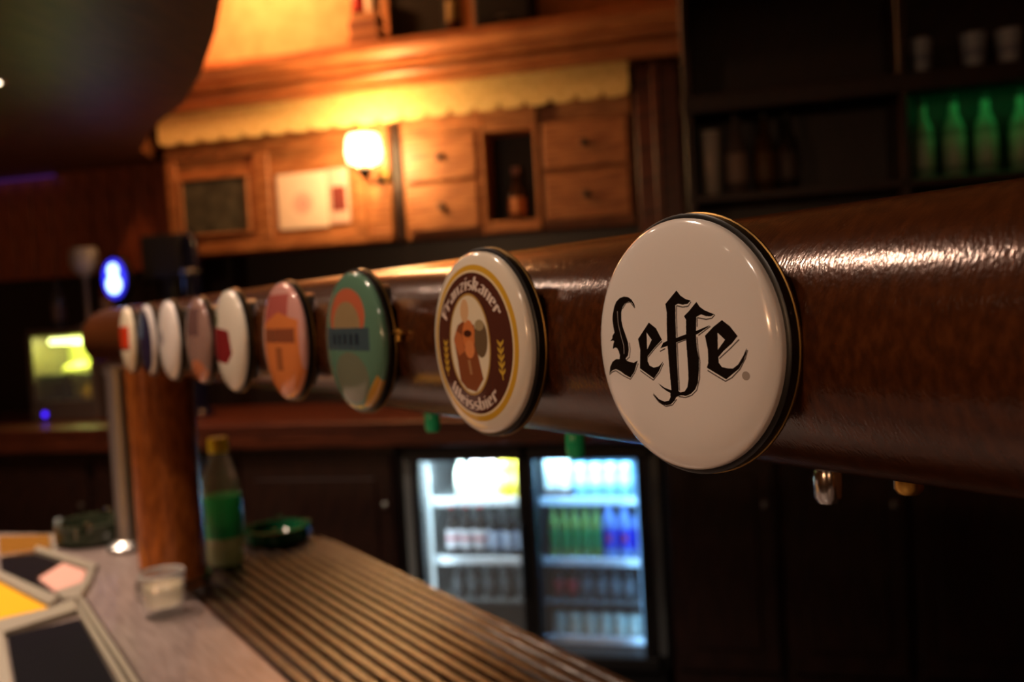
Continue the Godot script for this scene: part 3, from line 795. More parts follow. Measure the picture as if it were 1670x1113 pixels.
	part(ni, "back_board", box(Vector3(0.22, 0.45, 0.01), 0.001), M.black, Vector3(0, 0.25, 0.006))
	for s in [-1, 1]:
		part(ni, "side", box(Vector3(0.016, 0.55, 0.15), 0.003), M.orange_wood, Vector3(s * 0.112, 0.275, 0.075))
	part(ni, "shelf", box(Vector3(0.208, 0.045, 0.148), 0.003), M.orange_wood, Vector3(0, 0.0235, 0.074))
	part(ni, "top", box(Vector3(0.208, 0.14, 0.148), 0.003), M.orange_wood, Vector3(0, 0.48, 0.074))
	var nb := thing("niche_bottle", "small brown bottle with tan label standing inside the dark niche", "bottle", Vector3(-0.855, 1.7366, -3.675))
	part(nb, "body", lathe([Vector2(0, 0), Vector2(0.032, 0), Vector2(0.034, 0.004), Vector2(0.034, 0.12), Vector2(0.014, 0.16), Vector2(0.013, 0.2)], 24), mat(c8(50, 26, 14), 0.1))
	part(nb, "label", lathe([Vector2(0.0343, 0.03), Vector2(0.0346, 0.031), Vector2(0.0346, 0.095), Vector2(0.0343, 0.096)], 24), mat(c8(186, 120, 74), 0.6))
	part(nb, "cap", lathe([Vector2(0.0145, 0.19), Vector2(0.0155, 0.192), Vector2(0.0155, 0.222), Vector2(0, 0.224)], 20), mat(c8(150, 120, 120), 0.4))
	# tall dark side panel to the dim end
	var sp := thing("end_panel", "tall dark red-brown end panel closing the row of drawers", "panel", Vector3(-0.26, 1.0, -3.75))
	part(sp, "board", box(Vector3(0.17, 1.3, 0.16), 0.006), M.counter_wood, Vector3(0, 0.65, 0.08))
	part(sp, "trim_strip", box(Vector3(0.03, 1.3, 0.02), 0.004), M.counter_wood, Vector3(0.0, 0.65, 0.17))
	# wall lamp
	var wl := thing("wall_lamp", "brass wall lamp with bright glowing shade on the pilaster", "wall lamp", Vector3(-1.41, 1.985, -3.615))
	part(wl, "back_plate", lathe([Vector2(0, 0), Vector2(0.03, 0), Vector2(0.034, 0.006), Vector2(0.02, 0.014), Vector2(0, 0.016)], 24, Transform3D(Basis(Vector3(1, 0, 0), PI / 2), Vector3.ZERO)), M.bronze, Vector3(0, -0.02, 0))
	part(wl, "bracket", bar_path([Vector3(0, -0.02, 0.01), Vector3(0, -0.055, 0.05), Vector3(0, -0.062, 0.13), Vector3(0, -0.045, 0.185), Vector3(0, -0.01, 0.2)], 0.009), mat(c8(34, 22, 12), 0.6))
	part(wl, "leaf", lathe([Vector2(0.0, -0.06), Vector2(0.012, -0.05), Vector2(0.034, -0.02), Vector2(0.022, 0.0), Vector2(0.0, 0.0)], 12, Transform3D(Basis(), Vector3(0, 0, 0.2))), mat(c8(34, 22, 12), 0.6))
	var shade := glow(Color(1.0, 0.86, 0.62), 7.0)
	part(wl, "shade", lathe([Vector2(0.030, 0.0), Vector2(0.064, 0.012), Vector2(0.072, 0.05), Vector2(0.066, 0.10), Vector2(0.058, 0.118)], 32, Transform3D(Basis(), Vector3(0, 0, 0.2))), shade, Vector3.ZERO, "glowing cream glass shade")
	part(wl, "finial", lathe([Vector2(0.004, 0.1), Vector2(0.004, 0.14), Vector2(0.009, 0.148), Vector2(0.0, 0.165)], 12, Transform3D(Basis(), Vector3(0, 0, 0.2))), M.gold)
	omni(wl, Vector3(0, 0.06, 0.2), Color(1.0, 0.79, 0.52), 0.44, 0.05)
	# pendant out of sight above the dropped ceiling, it lights the plaster
	var pd := thing("pendant_globe", "frosted globe pendant hanging above the cornice behind the dropped ceiling", "pendant lamp", Vector3(-1.85, 2.9, -3.2))
	part(pd, "globe", lathe([Vector2(0, -0.05), Vector2(0.03, -0.042), Vector2(0.05, -0.01), Vector2(0.05, 0.02), Vector2(0.03, 0.045), Vector2(0, 0.05)], 24), glow(Color(1.0, 0.75, 0.45), 4.0))
	part(pd, "rod", bar_path([Vector3(0, 0.045, 0), Vector3(0, 0.1, 0)], 0.008), M.gold)
	omni(pd, Vector3.ZERO, Color(1.0, 0.70, 0.45), 0.9, 0.05)

func build_ledge_things() -> void:
	var y := 2.4805
	var book := func(label: String, size: Vector3, at: Vector3, col: Color, rot := Vector3.ZERO, group := "") -> Node3D:
		var t := thing("book", label, "book", at, 0.0, group)
		t.rotation_degrees = rot
		part(t, "cover", box(Vector3(size.x, 0.004, size.z), 0.001), mat(col, 0.6), Vector3(0, size.y - 0.002, 0))
		part(t, "cover", box(Vector3(size.x, 0.004, size.z), 0.001), mat(col, 0.6), Vector3(0, 0.002, 0))
		part(t, "spine", box(Vector3(size.x, size.y - 0.008, 0.004), 0.001), mat(col, 0.6), Vector3(0, size.y / 2.0, size.z / 2.0 - 0.002))
		part(t, "pages", box(Vector3(size.x - 0.008, size.y - 0.0085, size.z - 0.012), 0.001), M.cream, Vector3(0, size.y / 2.0, -0.003))
		return t
	var tones := [c8(150, 92, 48), c8(176, 116, 66), c8(140, 84, 46), c8(182, 124, 74)]
	var says := ["brown book at the bottom of the pile on cornice", "tan book, second from the bottom of the pile on cornice", "brown book, third from the bottom of the pile on cornice", "tan book on top of the pile on cornice"]
	for k in 4:
		book.call(says[k], Vector3(0.125 - k * 0.004, 0.03, 0.10), Vector3(-1.405 + (k % 2) * 0.006, y + k * 0.0303, -3.52), tones[k], Vector3.ZERO, "pile of books on the cornice")
	var can := thing("red_can", "dark can with red band standing beside a cream mug on the pile of books", "can", Vector3(-1.437, y + 0.1217, -3.52))
	part(can, "body", lathe([Vector2(0, 0), Vector2(0.025, 0), Vector2(0.027, 0.003), Vector2(0.027, 0.15), Vector2(0.024, 0.155), Vector2(0, 0.155)], 24), M.black)
	part(can, "band", lathe([Vector2(0.0272, 0.02), Vector2(0.0276, 0.021), Vector2(0.0276, 0.12), Vector2(0.0272, 0.121)], 24), M.red)
	var mug := thing("cream_mug", "cream mug standing on the pile of books", "mug", Vector3(-1.375, y + 0.1217, -3.52))
	part(mug, "cup", lathe([Vector2(0, 0), Vector2(0.026, 0), Vector2(0.03, 0.005), Vector2(0.033, 0.07), Vector2(0.03, 0.07), Vector2(0.027, 0.008), Vector2(0, 0.006)], 24), M.cream)
	part(mug, "handle", bar_path([Vector3(0.03, 0.015, 0), Vector3(0.046, 0.02, 0), Vector3(0.05, 0.04, 0), Vector3(0.044, 0.055, 0), Vector3(0.032, 0.058, 0)], 0.004), M.cream)
	var fr := framed("dark_picture", "dark picture in black frame leaning on the plaster beside the books", "picture", -1.33, -1.08, y, y + 0.36, -3.6, 0.02, M.black, mat(c8(22, 17, 12), 0.9), "picture")
	fr.position.y += 0.002
	var bt := thing("ledge_bottle", "brown bottle with yellowish label on cornice between two dark frames", "bottle", Vector3(-1.035, y, -3.53))
	part(bt, "body", lathe([Vector2(0, 0), Vector2(0.03, 0), Vector2(0.032, 0.005), Vector2(0.032, 0.16), Vector2(0.014, 0.21), Vector2(0.013, 0.27), Vector2(0, 0.27)], 24), mat(c8(56, 26, 18), 0.15))
	part(bt, "label", lathe([Vector2(0.0323, 0.05), Vector2(0.0327, 0.051), Vector2(0.0327, 0.13), Vector2(0.0323, 0.131)], 24), mat(c8(126, 104, 40), 0.6))
	var sp := thing("speaker", "black loudspeaker box standing on the cornice", "loudspeaker", Vector3(-0.822, y, -3.53))
	part(sp, "cabinet", box(Vector3(0.235, 0.33, 0.13), 0.008), M.black, Vector3(0, 0.165, 0))
	part(sp, "grille", box(Vector3(0.205, 0.3, 0.006), 0.003), mat(c8(20, 20, 22), 0.9), Vector3(0, 0.165, 0.0675))
	part(sp, "badge_plate", box(Vector3(0.04, 0.01, 0.003), 0.001), M.steel, Vector3(0, 0.03, 0.0715))

func bottle_parts(t: Node3D, h: float, r: float, bodym: Material, labelm: Material, capm: Material) -> void:
	part(t, "body", lathe([Vector2(0, 0), Vector2(r * 0.92, 0), Vector2(r, 0.004), Vector2(r, h * 0.58), Vector2(r * 0.86, h * 0.66), Vector2(r * 0.45, h * 0.78), Vector2(r * 0.4, h * 0.95), Vector2(0, h * 0.95)], 20), bodym)
	part(t, "label", lathe([Vector2(r * 1.005, h * 0.16), Vector2(r * 1.02, h * 0.165), Vector2(r * 1.02, h * 0.5), Vector2(r * 1.005, h * 0.505)], 20), labelm)
	part(t, "cap", lathe([Vector2(r * 0.42, h * 0.92), Vector2(r * 0.48, h * 0.925), Vector2(r * 0.48, h * 0.995), Vector2(0, h)], 16), capm)

func can_parts(t: Node3D, h: float, r: float, bodym: Material, bandm: Material) -> void:
	part(t, "body", lathe([Vector2(0, 0), Vector2(r * 0.8, 0), Vector2(r, h * 0.05), Vector2(r, h * 0.92), Vector2(r * 0.82, h), Vector2(0, h)], 20), bodym)
	part(t, "band", lathe([Vector2(r * 1.003, h * 0.35), Vector2(r * 1.015, h * 0.36), Vector2(r * 1.015, h * 0.62), Vector2(r * 1.003, h * 0.63)], 20), bandm)

func build_fridge() -> void:
	var t := thing("bottle_fridge", "black double-door bottle fridge with lit glass doors under the back counter", "fridge", Vector3(-0.755, 0.0, -3.1))
	var w := 0.94
	var liner := mat(c8(120, 128, 132), 0.5)
	part(t, "plinth", box(Vector3(w, 0.09, 0.5), 0.004), M.black, Vector3(0, 0.045, -0.3))
	part(t, "bottom", box(Vector3(w, 0.045, 0.55), 0.003), M.black, Vector3(0, 0.1125, -0.325))
	part(t, "top", box(Vector3(w, 0.045, 0.55), 0.003), M.black, Vector3(0, 0.8775, -0.325))
	part(t, "back_liner", box(Vector3(w, 0.72, 0.03), 0.002), liner, Vector3(0, 0.495, -0.585))
	for s in [-1, 1]:
		part(t, "side", box(Vector3(0.05, 0.72, 0.52), 0.003), liner, Vector3(s * (w / 2.0 - 0.025), 0.495, -0.31))
		part(t, "side_cover", box(Vector3(0.012, 0.81, 0.55), 0.003), M.black, Vector3(s * (w / 2.0 + 0.007), 0.495, -0.325))
	part(t, "mullion", box(Vector3(0.04, 0.72, 0.5), 0.003), M.black, Vector3(0.0, 0.495, -0.32))
	var doors := [[-1.15, -0.782], [-0.718, -0.356]]
	for d in doors:
		var x0: float = d[0] + 0.755
		var x1: float = d[1] + 0.755
		var cx := (x0 + x1) / 2.0
		var ww := x1 - x0
		var door := Node3D.new()
		door.name = "door"
		t.add_child(door, true)
		door.position = Vector3(cx, 0.493, -0.025)
		for s in [-1, 1]:
			part(door, "frame_rail", box(Vector3(ww + 0.095, 0.045, 0.045), 0.004), M.black, Vector3(0, s * (0.349 + 0.0225), 0))
			part(door, "frame_stile", box(Vector3(0.03, 0.70, 0.045), 0.004), M.black, Vector3(s * (ww / 2.0 + 0.0152), 0, 0))
		part(door, "pane", box(Vector3(ww, 0.698, 0.006), 0.0), M.pane, Vector3(0, 0, -0.004))
		part(door, "handle", bar_path([Vector3(ww / 2.0 + 0.012, -0.12, 0.02), Vector3(ww / 2.0 + 0.012, -0.12, 0.04), Vector3(ww / 2.0 + 0.012, 0.12, 0.04), Vector3(ww / 2.0 + 0.012, 0.12, 0.02)], 0.005, 8), M.black)
		for k in 3:
			var y: float = [0.672, 0.449, 0.29][k]
			var sh := part(t, "shelf", box(Vector3(ww + 0.02, 0.006, 0.4), 0.001), M.shelf_glass, Vector3(cx, y, -0.33))
			part(sh, "price_rail", box(Vector3(ww + 0.02, 0.03 if k < 2 else 0.012, 0.006), 0.001), mat(c8(222, 232, 240), 0.4) if k < 2 else M.black, Vector3(0, -0.004, 0.204))
		part(t, "floor_rail", box(Vector3(ww + 0.02, 0.03, 0.006), 0.001), mat(c8(222, 232, 240), 0.4), Vector3(cx, 0.16, -0.115))
		var blue := cx > 0.0
		var col := Color(0.55, 0.8, 1.0) if blue else Color(0.86, 0.96, 1.0)
		part(t, "light_strip", box(Vector3(ww - 0.03, 0.012, 0.02), 0.003), glow(col, 5.0), Vector3(cx, 0.846, -0.075), "glowing cool white light strip")
		part(t, "light_strip", box(Vector3(0.014, 0.66, 0.016), 0.003), glow(col, 0.7), Vector3(x0 + 0.012 if not blue else x1 - 0.004, 0.495, -0.07), "added upright strip brightening the inner side")  # added glowing strip to brighten the inner side, beyond the top strip
		area(t, Vector3(cx, 0.836, -0.10), Vector3(-65, 0, 0), col, 0.48, Vector2(ww - 0.04, 0.03))
		area(t, Vector3((x0 + 0.03) if not blue else (x1 - 0.02), 0.45, -0.085), Vector3(0, -50 if not blue else 50, 0), col, 0.045, Vector2(0.015, 0.6))
	# contents, front row, left door
	var Z := -3.27
	var row := func(proto: Node3D, xs: Array, y: float) -> void:
		var base: String = proto.get_meta("label")
		var n := xs.size()
		for k in n:
			var o: Node3D = proto if k == 0 else copy(proto)
			o.position = Vector3(xs[k], y, Z)
			if n > 1:      # counted away from the upright between the two doors
				var rank := k if xs[0] > -0.75 else n - 1 - k
				o.set_meta("label", "%s, %s from the door divider" % [base, ORDER[rank]])
	var y1 := 0.6755
	var y2 := 0.4525
	var y3 := 0.2935
	var y4 := 0.1355
	var o := thing("pale_bottle", "pale green-white bottle on top shelf beside the white cans", "bottle")
	bottle_parts(o, 0.165, 0.026, mat(c8(206, 224, 206), 0.2), mat(c8(232, 240, 226), 0.5), M.white)
	row.call(o, [-1.035], y1)
	o = thing("white_can", "white can between the pale bottle and yellow cans", "can", Vector3.ZERO, 0.0, "white cans in the fridge")
	can_parts(o, 0.14, 0.026, mat(c8(236, 238, 240), 0.35), mat(c8(214, 220, 226), 0.4))
	row.call(o, [-0.975, -0.918], y1)
	o = thing("yellow_can", "yellow can on the top fridge shelf", "can", Vector3.ZERO, 0.0, "yellow cans in the fridge")
	can_parts(o, 0.14, 0.0255, mat(c8(232, 214, 60), 0.35), mat(c8(240, 226, 130), 0.4))
	row.call(o, [-0.863, -0.81], y1)
	o = thing("red_cap_bottle", "dark red-capped bottle with white striped label", "bottle", Vector3.ZERO, 0.0, "red capped bottles in the fridge")
	bottle_parts(o, 0.2, 0.026, mat(c8(28, 20, 18), 0.15), mat(c8(226, 228, 236), 0.5), mat(c8(190, 40, 40), 0.4))
	part(o, "stripe", lathe([Vector2(0.0267, 0.062), Vector2(0.0271, 0.063), Vector2(0.0271, 0.075), Vector2(0.0267, 0.076)], 20), mat(c8(186, 70, 84), 0.5))
	row.call(o, [-1.085, -1.027, -0.972], y2)
	o = thing("blue_label_bottle", "dark bottle with pale blue label", "bottle", Vector3.ZERO, 0.0, "blue labelled bottles in the fridge")
	bottle_parts(o, 0.19, 0.0265, mat(c8(20, 24, 30), 0.15), mat(c8(176, 196, 226), 0.5), M.black)
	row.call(o, [-0.916, -0.861, -0.807], y2)
	o = thing("silver_neck_bottle", "dark bottle with silver neck on low shelf", "bottle", Vector3.ZERO, 0.0, "silver necked bottles in the fridge")
	bottle_parts(o, 0.148, 0.026, mat(c8(30, 36, 40), 0.2), mat(c8(60, 66, 70), 0.5), mat(c8(170, 180, 190), 0.3, 0.8))
	row.call(o, [-1.07, -1.005, -0.94, -0.875, -0.81], y3)
	# right door
	o = thing("cream_carton", "cream carton with brown foot on fridge shelf", "carton", Vector3.ZERO, 0.0, "cream cartons in the fridge")
	part(o, "box", box(Vector3(0.045, 0.14, 0.045), 0.003), mat(c8(226, 216, 196), 0.5), Vector3(0, 0.07, 0))
	part(o, "foot_band", box(Vector3(0.0465, 0.03, 0.0465), 0.002), mat(c8(96, 66, 56), 0.5), Vector3(0, 0.02, 0))
	row.call(o, [-0.69, -0.64], y1)
	o = thing("pale_blue_can", "pale blue can on the top fridge shelf", "can", Vector3.ZERO, 0.0, "pale blue cans in the fridge")
	can_parts(o, 0.125, 0.0265, mat(c8(150, 196, 216), 0.35), mat(c8(196, 222, 232), 0.4))
	row.call(o, [-0.58, -0.523, -0.466, -0.409], y1)
	o = thing("green_bottle", "green bottle in the lit fridge", "bottle", Vector3.ZERO, 0.0, "green bottles in the fridge")
	bottle_parts(o, 0.205, 0.0185, mat(c8(120, 150, 70), 0.2), mat(c8(20, 150, 72), 0.4), mat(c8(150, 170, 90), 0.4))
	row.call(o, [-0.69, -0.65, -0.61, -0.57, -0.53], y2)
	o = thing("blue_bottle", "blue bottle with pale neck and red mark", "bottle", Vector3.ZERO, 0.0, "blue bottles in the fridge")
	bottle_parts(o, 0.215, 0.0275, mat(c8(120, 150, 214), 0.25), mat(c8(36, 46, 200), 0.4), mat(c8(190, 204, 236), 0.4))
	part(o, "red_mark", box(Vector3(0.016, 0.026, 0.003), 0.001), M.red, Vector3(0.0, 0.075, 0.028))
	row.call(o, [-0.481, -0.424, -0.367], y2)
	o = thing("red_bottle", "dark bottle with red label on low shelf", "bottle", Vector3.ZERO, 0.0, "red labelled bottles in the fridge")
	bottle_parts(o, 0.148, 0.024, mat(c8(34, 20, 20), 0.2), mat(c8(150, 36, 44), 0.5), mat(c8(140, 170, 160), 0.4))
	row.call(o, [-0.685, -0.632], y3)
	o = thing("grey_bottle", "dark grey bottle on the low fridge shelf", "bottle", Vector3.ZERO, 0.0, "grey bottles in the fridge")
	bottle_parts(o, 0.148, 0.024, mat(c8(40, 46, 50), 0.2), mat(c8(90, 98, 104), 0.5), mat(c8(90, 98, 104), 0.4))
	row.call(o, [-0.58, -0.527, -0.474, -0.421], y3)
	o = thing("pale_jar", "small pale jar on the fridge floor", "jar", Vector3.ZERO, 0.0, "pale jars on the fridge floor")
	can_parts(o, 0.105, 0.026, mat(c8(176, 196, 190), 0.35), mat(c8(206, 220, 210), 0.4))
	row.call(o, [-0.685, -0.629, -0.573, -0.517, -0.461, -0.405], y4)

func build_counter() -> void:
	var c := thing("back_counter", "long dark red-brown back counter with thick wooden edge above the fridge", "counter", Vector3(-1.15, 0.905, -3.405))
	part(c, "top", box(Vector3(6.68, 0.03, 0.69), 0.005), M.counter_wood, Vector3(0, 0.08, 0))
	part(c, "fascia", box(Vector3(6.68, 0.065, 0.03), 0.006), M.counter_wood, Vector3(0, 0.0325, 0.325))
	var xs := [-4.48, -3.84, -3.2, -2.56, -1.9, -1.245]
	var xr := [-0.265, 0.115, 0.52, 0.93, 1.34, 1.75, 2.19]
	var says := {}
	for list in [xs, xr]:
		for k in list.size() - 1:
			var x0: float = list[k]
			var x1: float = list[k + 1]
			var rank: String = ORDER[k] if list == xr else ORDER[list.size() - 2 - k]
			var side := "dark wooden base cabinet, %s from fridge, on the %s side" % [rank, "bottle shelves'" if list == xr else "food warmer's"]
			var t := thing("base_cabinet", side, "cabinet", Vector3((x0 + x1) / 2.0, 0.0, -3.42), 0.0, "base cabinets by the drawers" if list == xr else "base cabinets by the warmer")
			var w := x1 - x0 - 0.006
			part(t, "body", box(Vector3(w, 0.9, 0.55), 0.004), M.dark_wood, Vector3(0, 0.45, 0))
			var dr := part(t, "door", box(Vector3(w - 0.03, 0.76, 0.02), 0.005), M.dark_wood, Vector3(0, 0.48, 0.286))
			part(dr, "raised_panel", box(Vector3(w - 0.15, 0.6, 0.014), 0.01), M.dark_wood, Vector3(0, 0, 0.012))
			part(dr, "knob", lathe([Vector2(0.008, 0.0), Vector2(0.012, 0.012), Vector2(0, 0.018)], 16, Transform3D(Basis(Vector3(1, 0, 0), PI / 2), Vector3.ZERO)), M.steel, Vector3(w / 2.0 - 0.045, 0.2, 0.01))

func build_counter_things() -> void:
	var y := 1.0005
	# small lit display warmer
	var o := thing("food_warmer", "small grey food warmer with yellow-lit glass front on the back counter", "food warmer", Vector3(-2.85, y, -3.47))
	var body := mat(c8(112, 98, 90), 0.35, 0.5)
	part(o, "base", box(Vector3(0.345, 0.085, 0.24), 0.006), body, Vector3(0, 0.0425, 0))
	part(o, "roof", box(Vector3(0.345, 0.03, 0.24), 0.006), body, Vector3(0, 0.385, 0))
	for s in [-1, 1]:
		part(o, "side", box(Vector3(0.03, 0.285, 0.24), 0.004), body, Vector3(s * 0.1575, 0.2275, 0))
	part(o, "back_plate", box(Vector3(0.285, 0.285, 0.012), 0.001), mat(c8(190, 186, 110), 0.5), Vector3(0, 0.2275, -0.11))
	part(o, "pane", box(Vector3(0.285, 0.285, 0.005), 0.0), M.pane, Vector3(0, 0.2275, 0.113))
	part(o, "tray", box(Vector3(0.28, 0.008, 0.2), 0.002), M.steel, Vector3(0, 0.20, -0.005))
	part(o, "lamp_tube", bar_path([Vector3(-0.12, 0.345, 0.03), Vector3(0.125, 0.345, 0.03)], 0.013), glow(Color(0.95, 1.0, 0.62), 5.0), Vector3.ZERO, "glowing lamp tube")
	omni(o, Vector3(0.02, 0.31, 0.03), Color(0.92, 1.0, 0.55), 0.09, 0.03)
	part(o, "lamp_indicator", lathe([Vector2(0.011, 0), Vector2(0.009, 0.005), Vector2(0, 0.007)], 16, Transform3D(Basis(Vector3(1, 0, 0), PI / 2), Vector3.ZERO)), glow(Color(0.25, 0.12, 1.0), 3.0), Vector3(-0.1, 0.03, 0.12), "violet indicator light")
	var loaf := thing("bread_roll", "yellow bread roll inside the lit food warmer", "bread", Vector3(-2.78, y + 0.0855, -3.46))
	part(loaf, "crust", lathe([Vector2(0, 0), Vector2(0.045, 0.002), Vector2(0.055, 0.02), Vector2(0.045, 0.055), Vector2(0.02, 0.072), Vector2(0, 0.075)], 20), mat(c8(214, 170, 40), 0.6))
	part(loaf, "score", bar_path([Vector3(-0.03, 0.067, 0), Vector3(0.0, 0.075, 0), Vector3(0.03, 0.067, 0)], 0.004, 8), mat(c8(180, 130, 30), 0.6))
	var ds := thing("dark_sauce_pot", "small dark pot beside the bread inside the food warmer", "pot", Vector3(-2.905, y + 0.0855, -3.44))
	part(ds, "pot", lathe([Vector2(0, 0), Vector2(0.024, 0), Vector2(0.03, 0.01), Vector2(0.03, 0.07), Vector2(0.026, 0.07), Vector2(0.024, 0.012), Vector2(0, 0.01)], 20), M.black)
	part(ds, "rim", lathe([Vector2(0.0302, 0.064), Vector2(0.033, 0.067), Vector2(0.0302, 0.07)], 20), M.black)
	var pl := thing("pastry", "pale pastry on the steel tray inside the food warmer", "pastry", Vector3(-2.83, y + 0.2045, -3.45))
	part(pl, "crust", lathe([Vector2(0, 0), Vector2(0.075, 0.0), Vector2(0.08, 0.012), Vector2(0.06, 0.035), Vector2(0, 0.045)], 24), mat(c8(228, 220, 130), 0.6))
	part(pl, "filling", lathe([Vector2(0.03, 0.037), Vector2(0.02, 0.047), Vector2(0, 0.05)], 16), mat(c8(214, 186, 60), 0.5))
	# on top of the warmer
	var top := y + 0.4005
	var gob := thing("frosted_goblet", "tall frosted white goblet standing on the food warmer", "glass", Vector3(-2.78, top, -3.46))
	part(gob, "stem", lathe([Vector2(0, 0), Vector2(0.045, 0), Vector2(0.046, 0.005), Vector2(0.012, 0.02), Vector2(0.011, 0.2), Vector2(0.02, 0.225)], 24), mat(c8(120, 112, 108), 0.3))
	part(gob, "bowl", lathe([Vector2(0.02, 0.225), Vector2(0.05, 0.25), Vector2(0.062, 0.285), Vector2(0.06, 0.33), Vector2(0.052, 0.35), Vector2(0.05, 0.35), Vector2(0.056, 0.29), Vector2(0, 0.24)], 24), mat(c8(170, 158, 150), 0.4))
	for q in [[-2.94, 0.06, 0.22, 66, "slender grey bottle on the food warmer by the frosted goblet"], [-2.69, 0.0, 0.24, 84, "dark red bottle on the food warmer by the frosted goblet"]]:
		var b := thing("warmer_bottle", q[4], "bottle", Vector3(q[0], top, -3.47))
		bottle_parts(b, q[2], 0.028, mat(c8(q[3], 40 if q[3] > 70 else 62, 42 if q[3] > 70 else 60), 0.2), mat(c8(110, 88, 84), 0.5), M.black)
	# lit oval tap lens on its own tower
	o = thing("lit_tap_sign", "glowing blue-white oval tap lens on a slim black tower", "tap sign", Vector3(-2.56, y, -3.4))
	part(o, "tower", lathe([Vector2(0, 0), Vector2(0.05, 0), Vector2(0.05, 0.01), Vector2(0.028, 0.03), Vector2(0.026, 0.5), Vector2(0.02, 0.53), Vector2(0, 0.53)], 24), M.black_gloss)
	var oval := func(rx: float, ry: float, z0: float, z1: float) -> ArrayMesh:
		var q := PackedVector2Array()
		for i in 40:
			q.append(Vector2(cos(TAU * i / 40.0) * rx, sin(TAU * i / 40.0) * ry))
		return prism(q, z0, z1, Transform3D(Basis(Vector3(1, 0, 0), Vector3(0, 0, 1), Vector3(0, 1, 0)), Vector3.ZERO), 0.004)
	part(o, "housing", oval.call(0.068, 0.098, 0.0, 0.035), M.black, Vector3(0, 0.6, 0.0))
	part(o, "lens_rim", oval.call(0.058, 0.086, 0.035, 0.042), glow(Color(0.2, 0.2, 1.0), 0.9), Vector3(0, 0.6, 0.0), "glowing violet-blue lens border")
	part(o, "lens_light", oval.call(0.036, 0.04, 0.042, 0.047), glow(Color(0.72, 0.86, 1.0), 3.0), Vector3(0, 0.575, 0.0), "glowing white lens centre")
	part(o, "lens_light", oval.call(0.026, 0.03, 0.042, 0.047), glow(Color(0.72, 0.86, 1.0), 3.0), Vector3(0, 0.635, 0.0), "glowing white lens centre")
	omni(o, Vector3(0, 0.6, 0.07), Color(0.55, 0.65, 1.0), 0.005, 0.03)
	# till screen
	o = thing("till_screen", "dark till screen on a stand beside the lit tap sign", "till", Vector3(-2.38, y, -3.46))
	part(o, "foot", box(Vector3(0.2, 0.02, 0.18), 0.005), M.black, Vector3(0, 0.01, 0))
	part(o, "stand", box(Vector3(0.05, 0.58, 0.04), 0.004), M.black, Vector3(0, 0.31, -0.03))
	part(o, "case", box(Vector3(0.2, 0.19, 0.035), 0.006), mat(c8(34, 30, 30), 0.5), Vector3(0, 0.685, 0))
	part(o, "dark_panel", box(Vector3(0.17, 0.155, 0.004), 0.001), mat(c8(26, 26, 28), 0.7), Vector3(0, 0.688, 0.0185))
	o = thing("dark_tower", "tall dark tap tower with bluish sheen standing before the chalkboard", "tap tower", Vector3(-2.215, y, -3.4))
	part(o, "column", lathe([Vector2(0, 0), Vector2(0.055, 0), Vector2(0.055, 0.012), Vector2(0.037, 0.03), Vector2(0.037, 0.72), Vector2(0.03, 0.76), Vector2(0.012, 0.78), Vector2(0, 0.782)], 32), mat(c8(10, 12, 34), 0.14))
	part(o, "ring", lathe([Vector2(0.038, 0.6), Vector2(0.041, 0.603), Vector2(0.041, 0.615), Vector2(0.038, 0.618)], 32), M.steel)

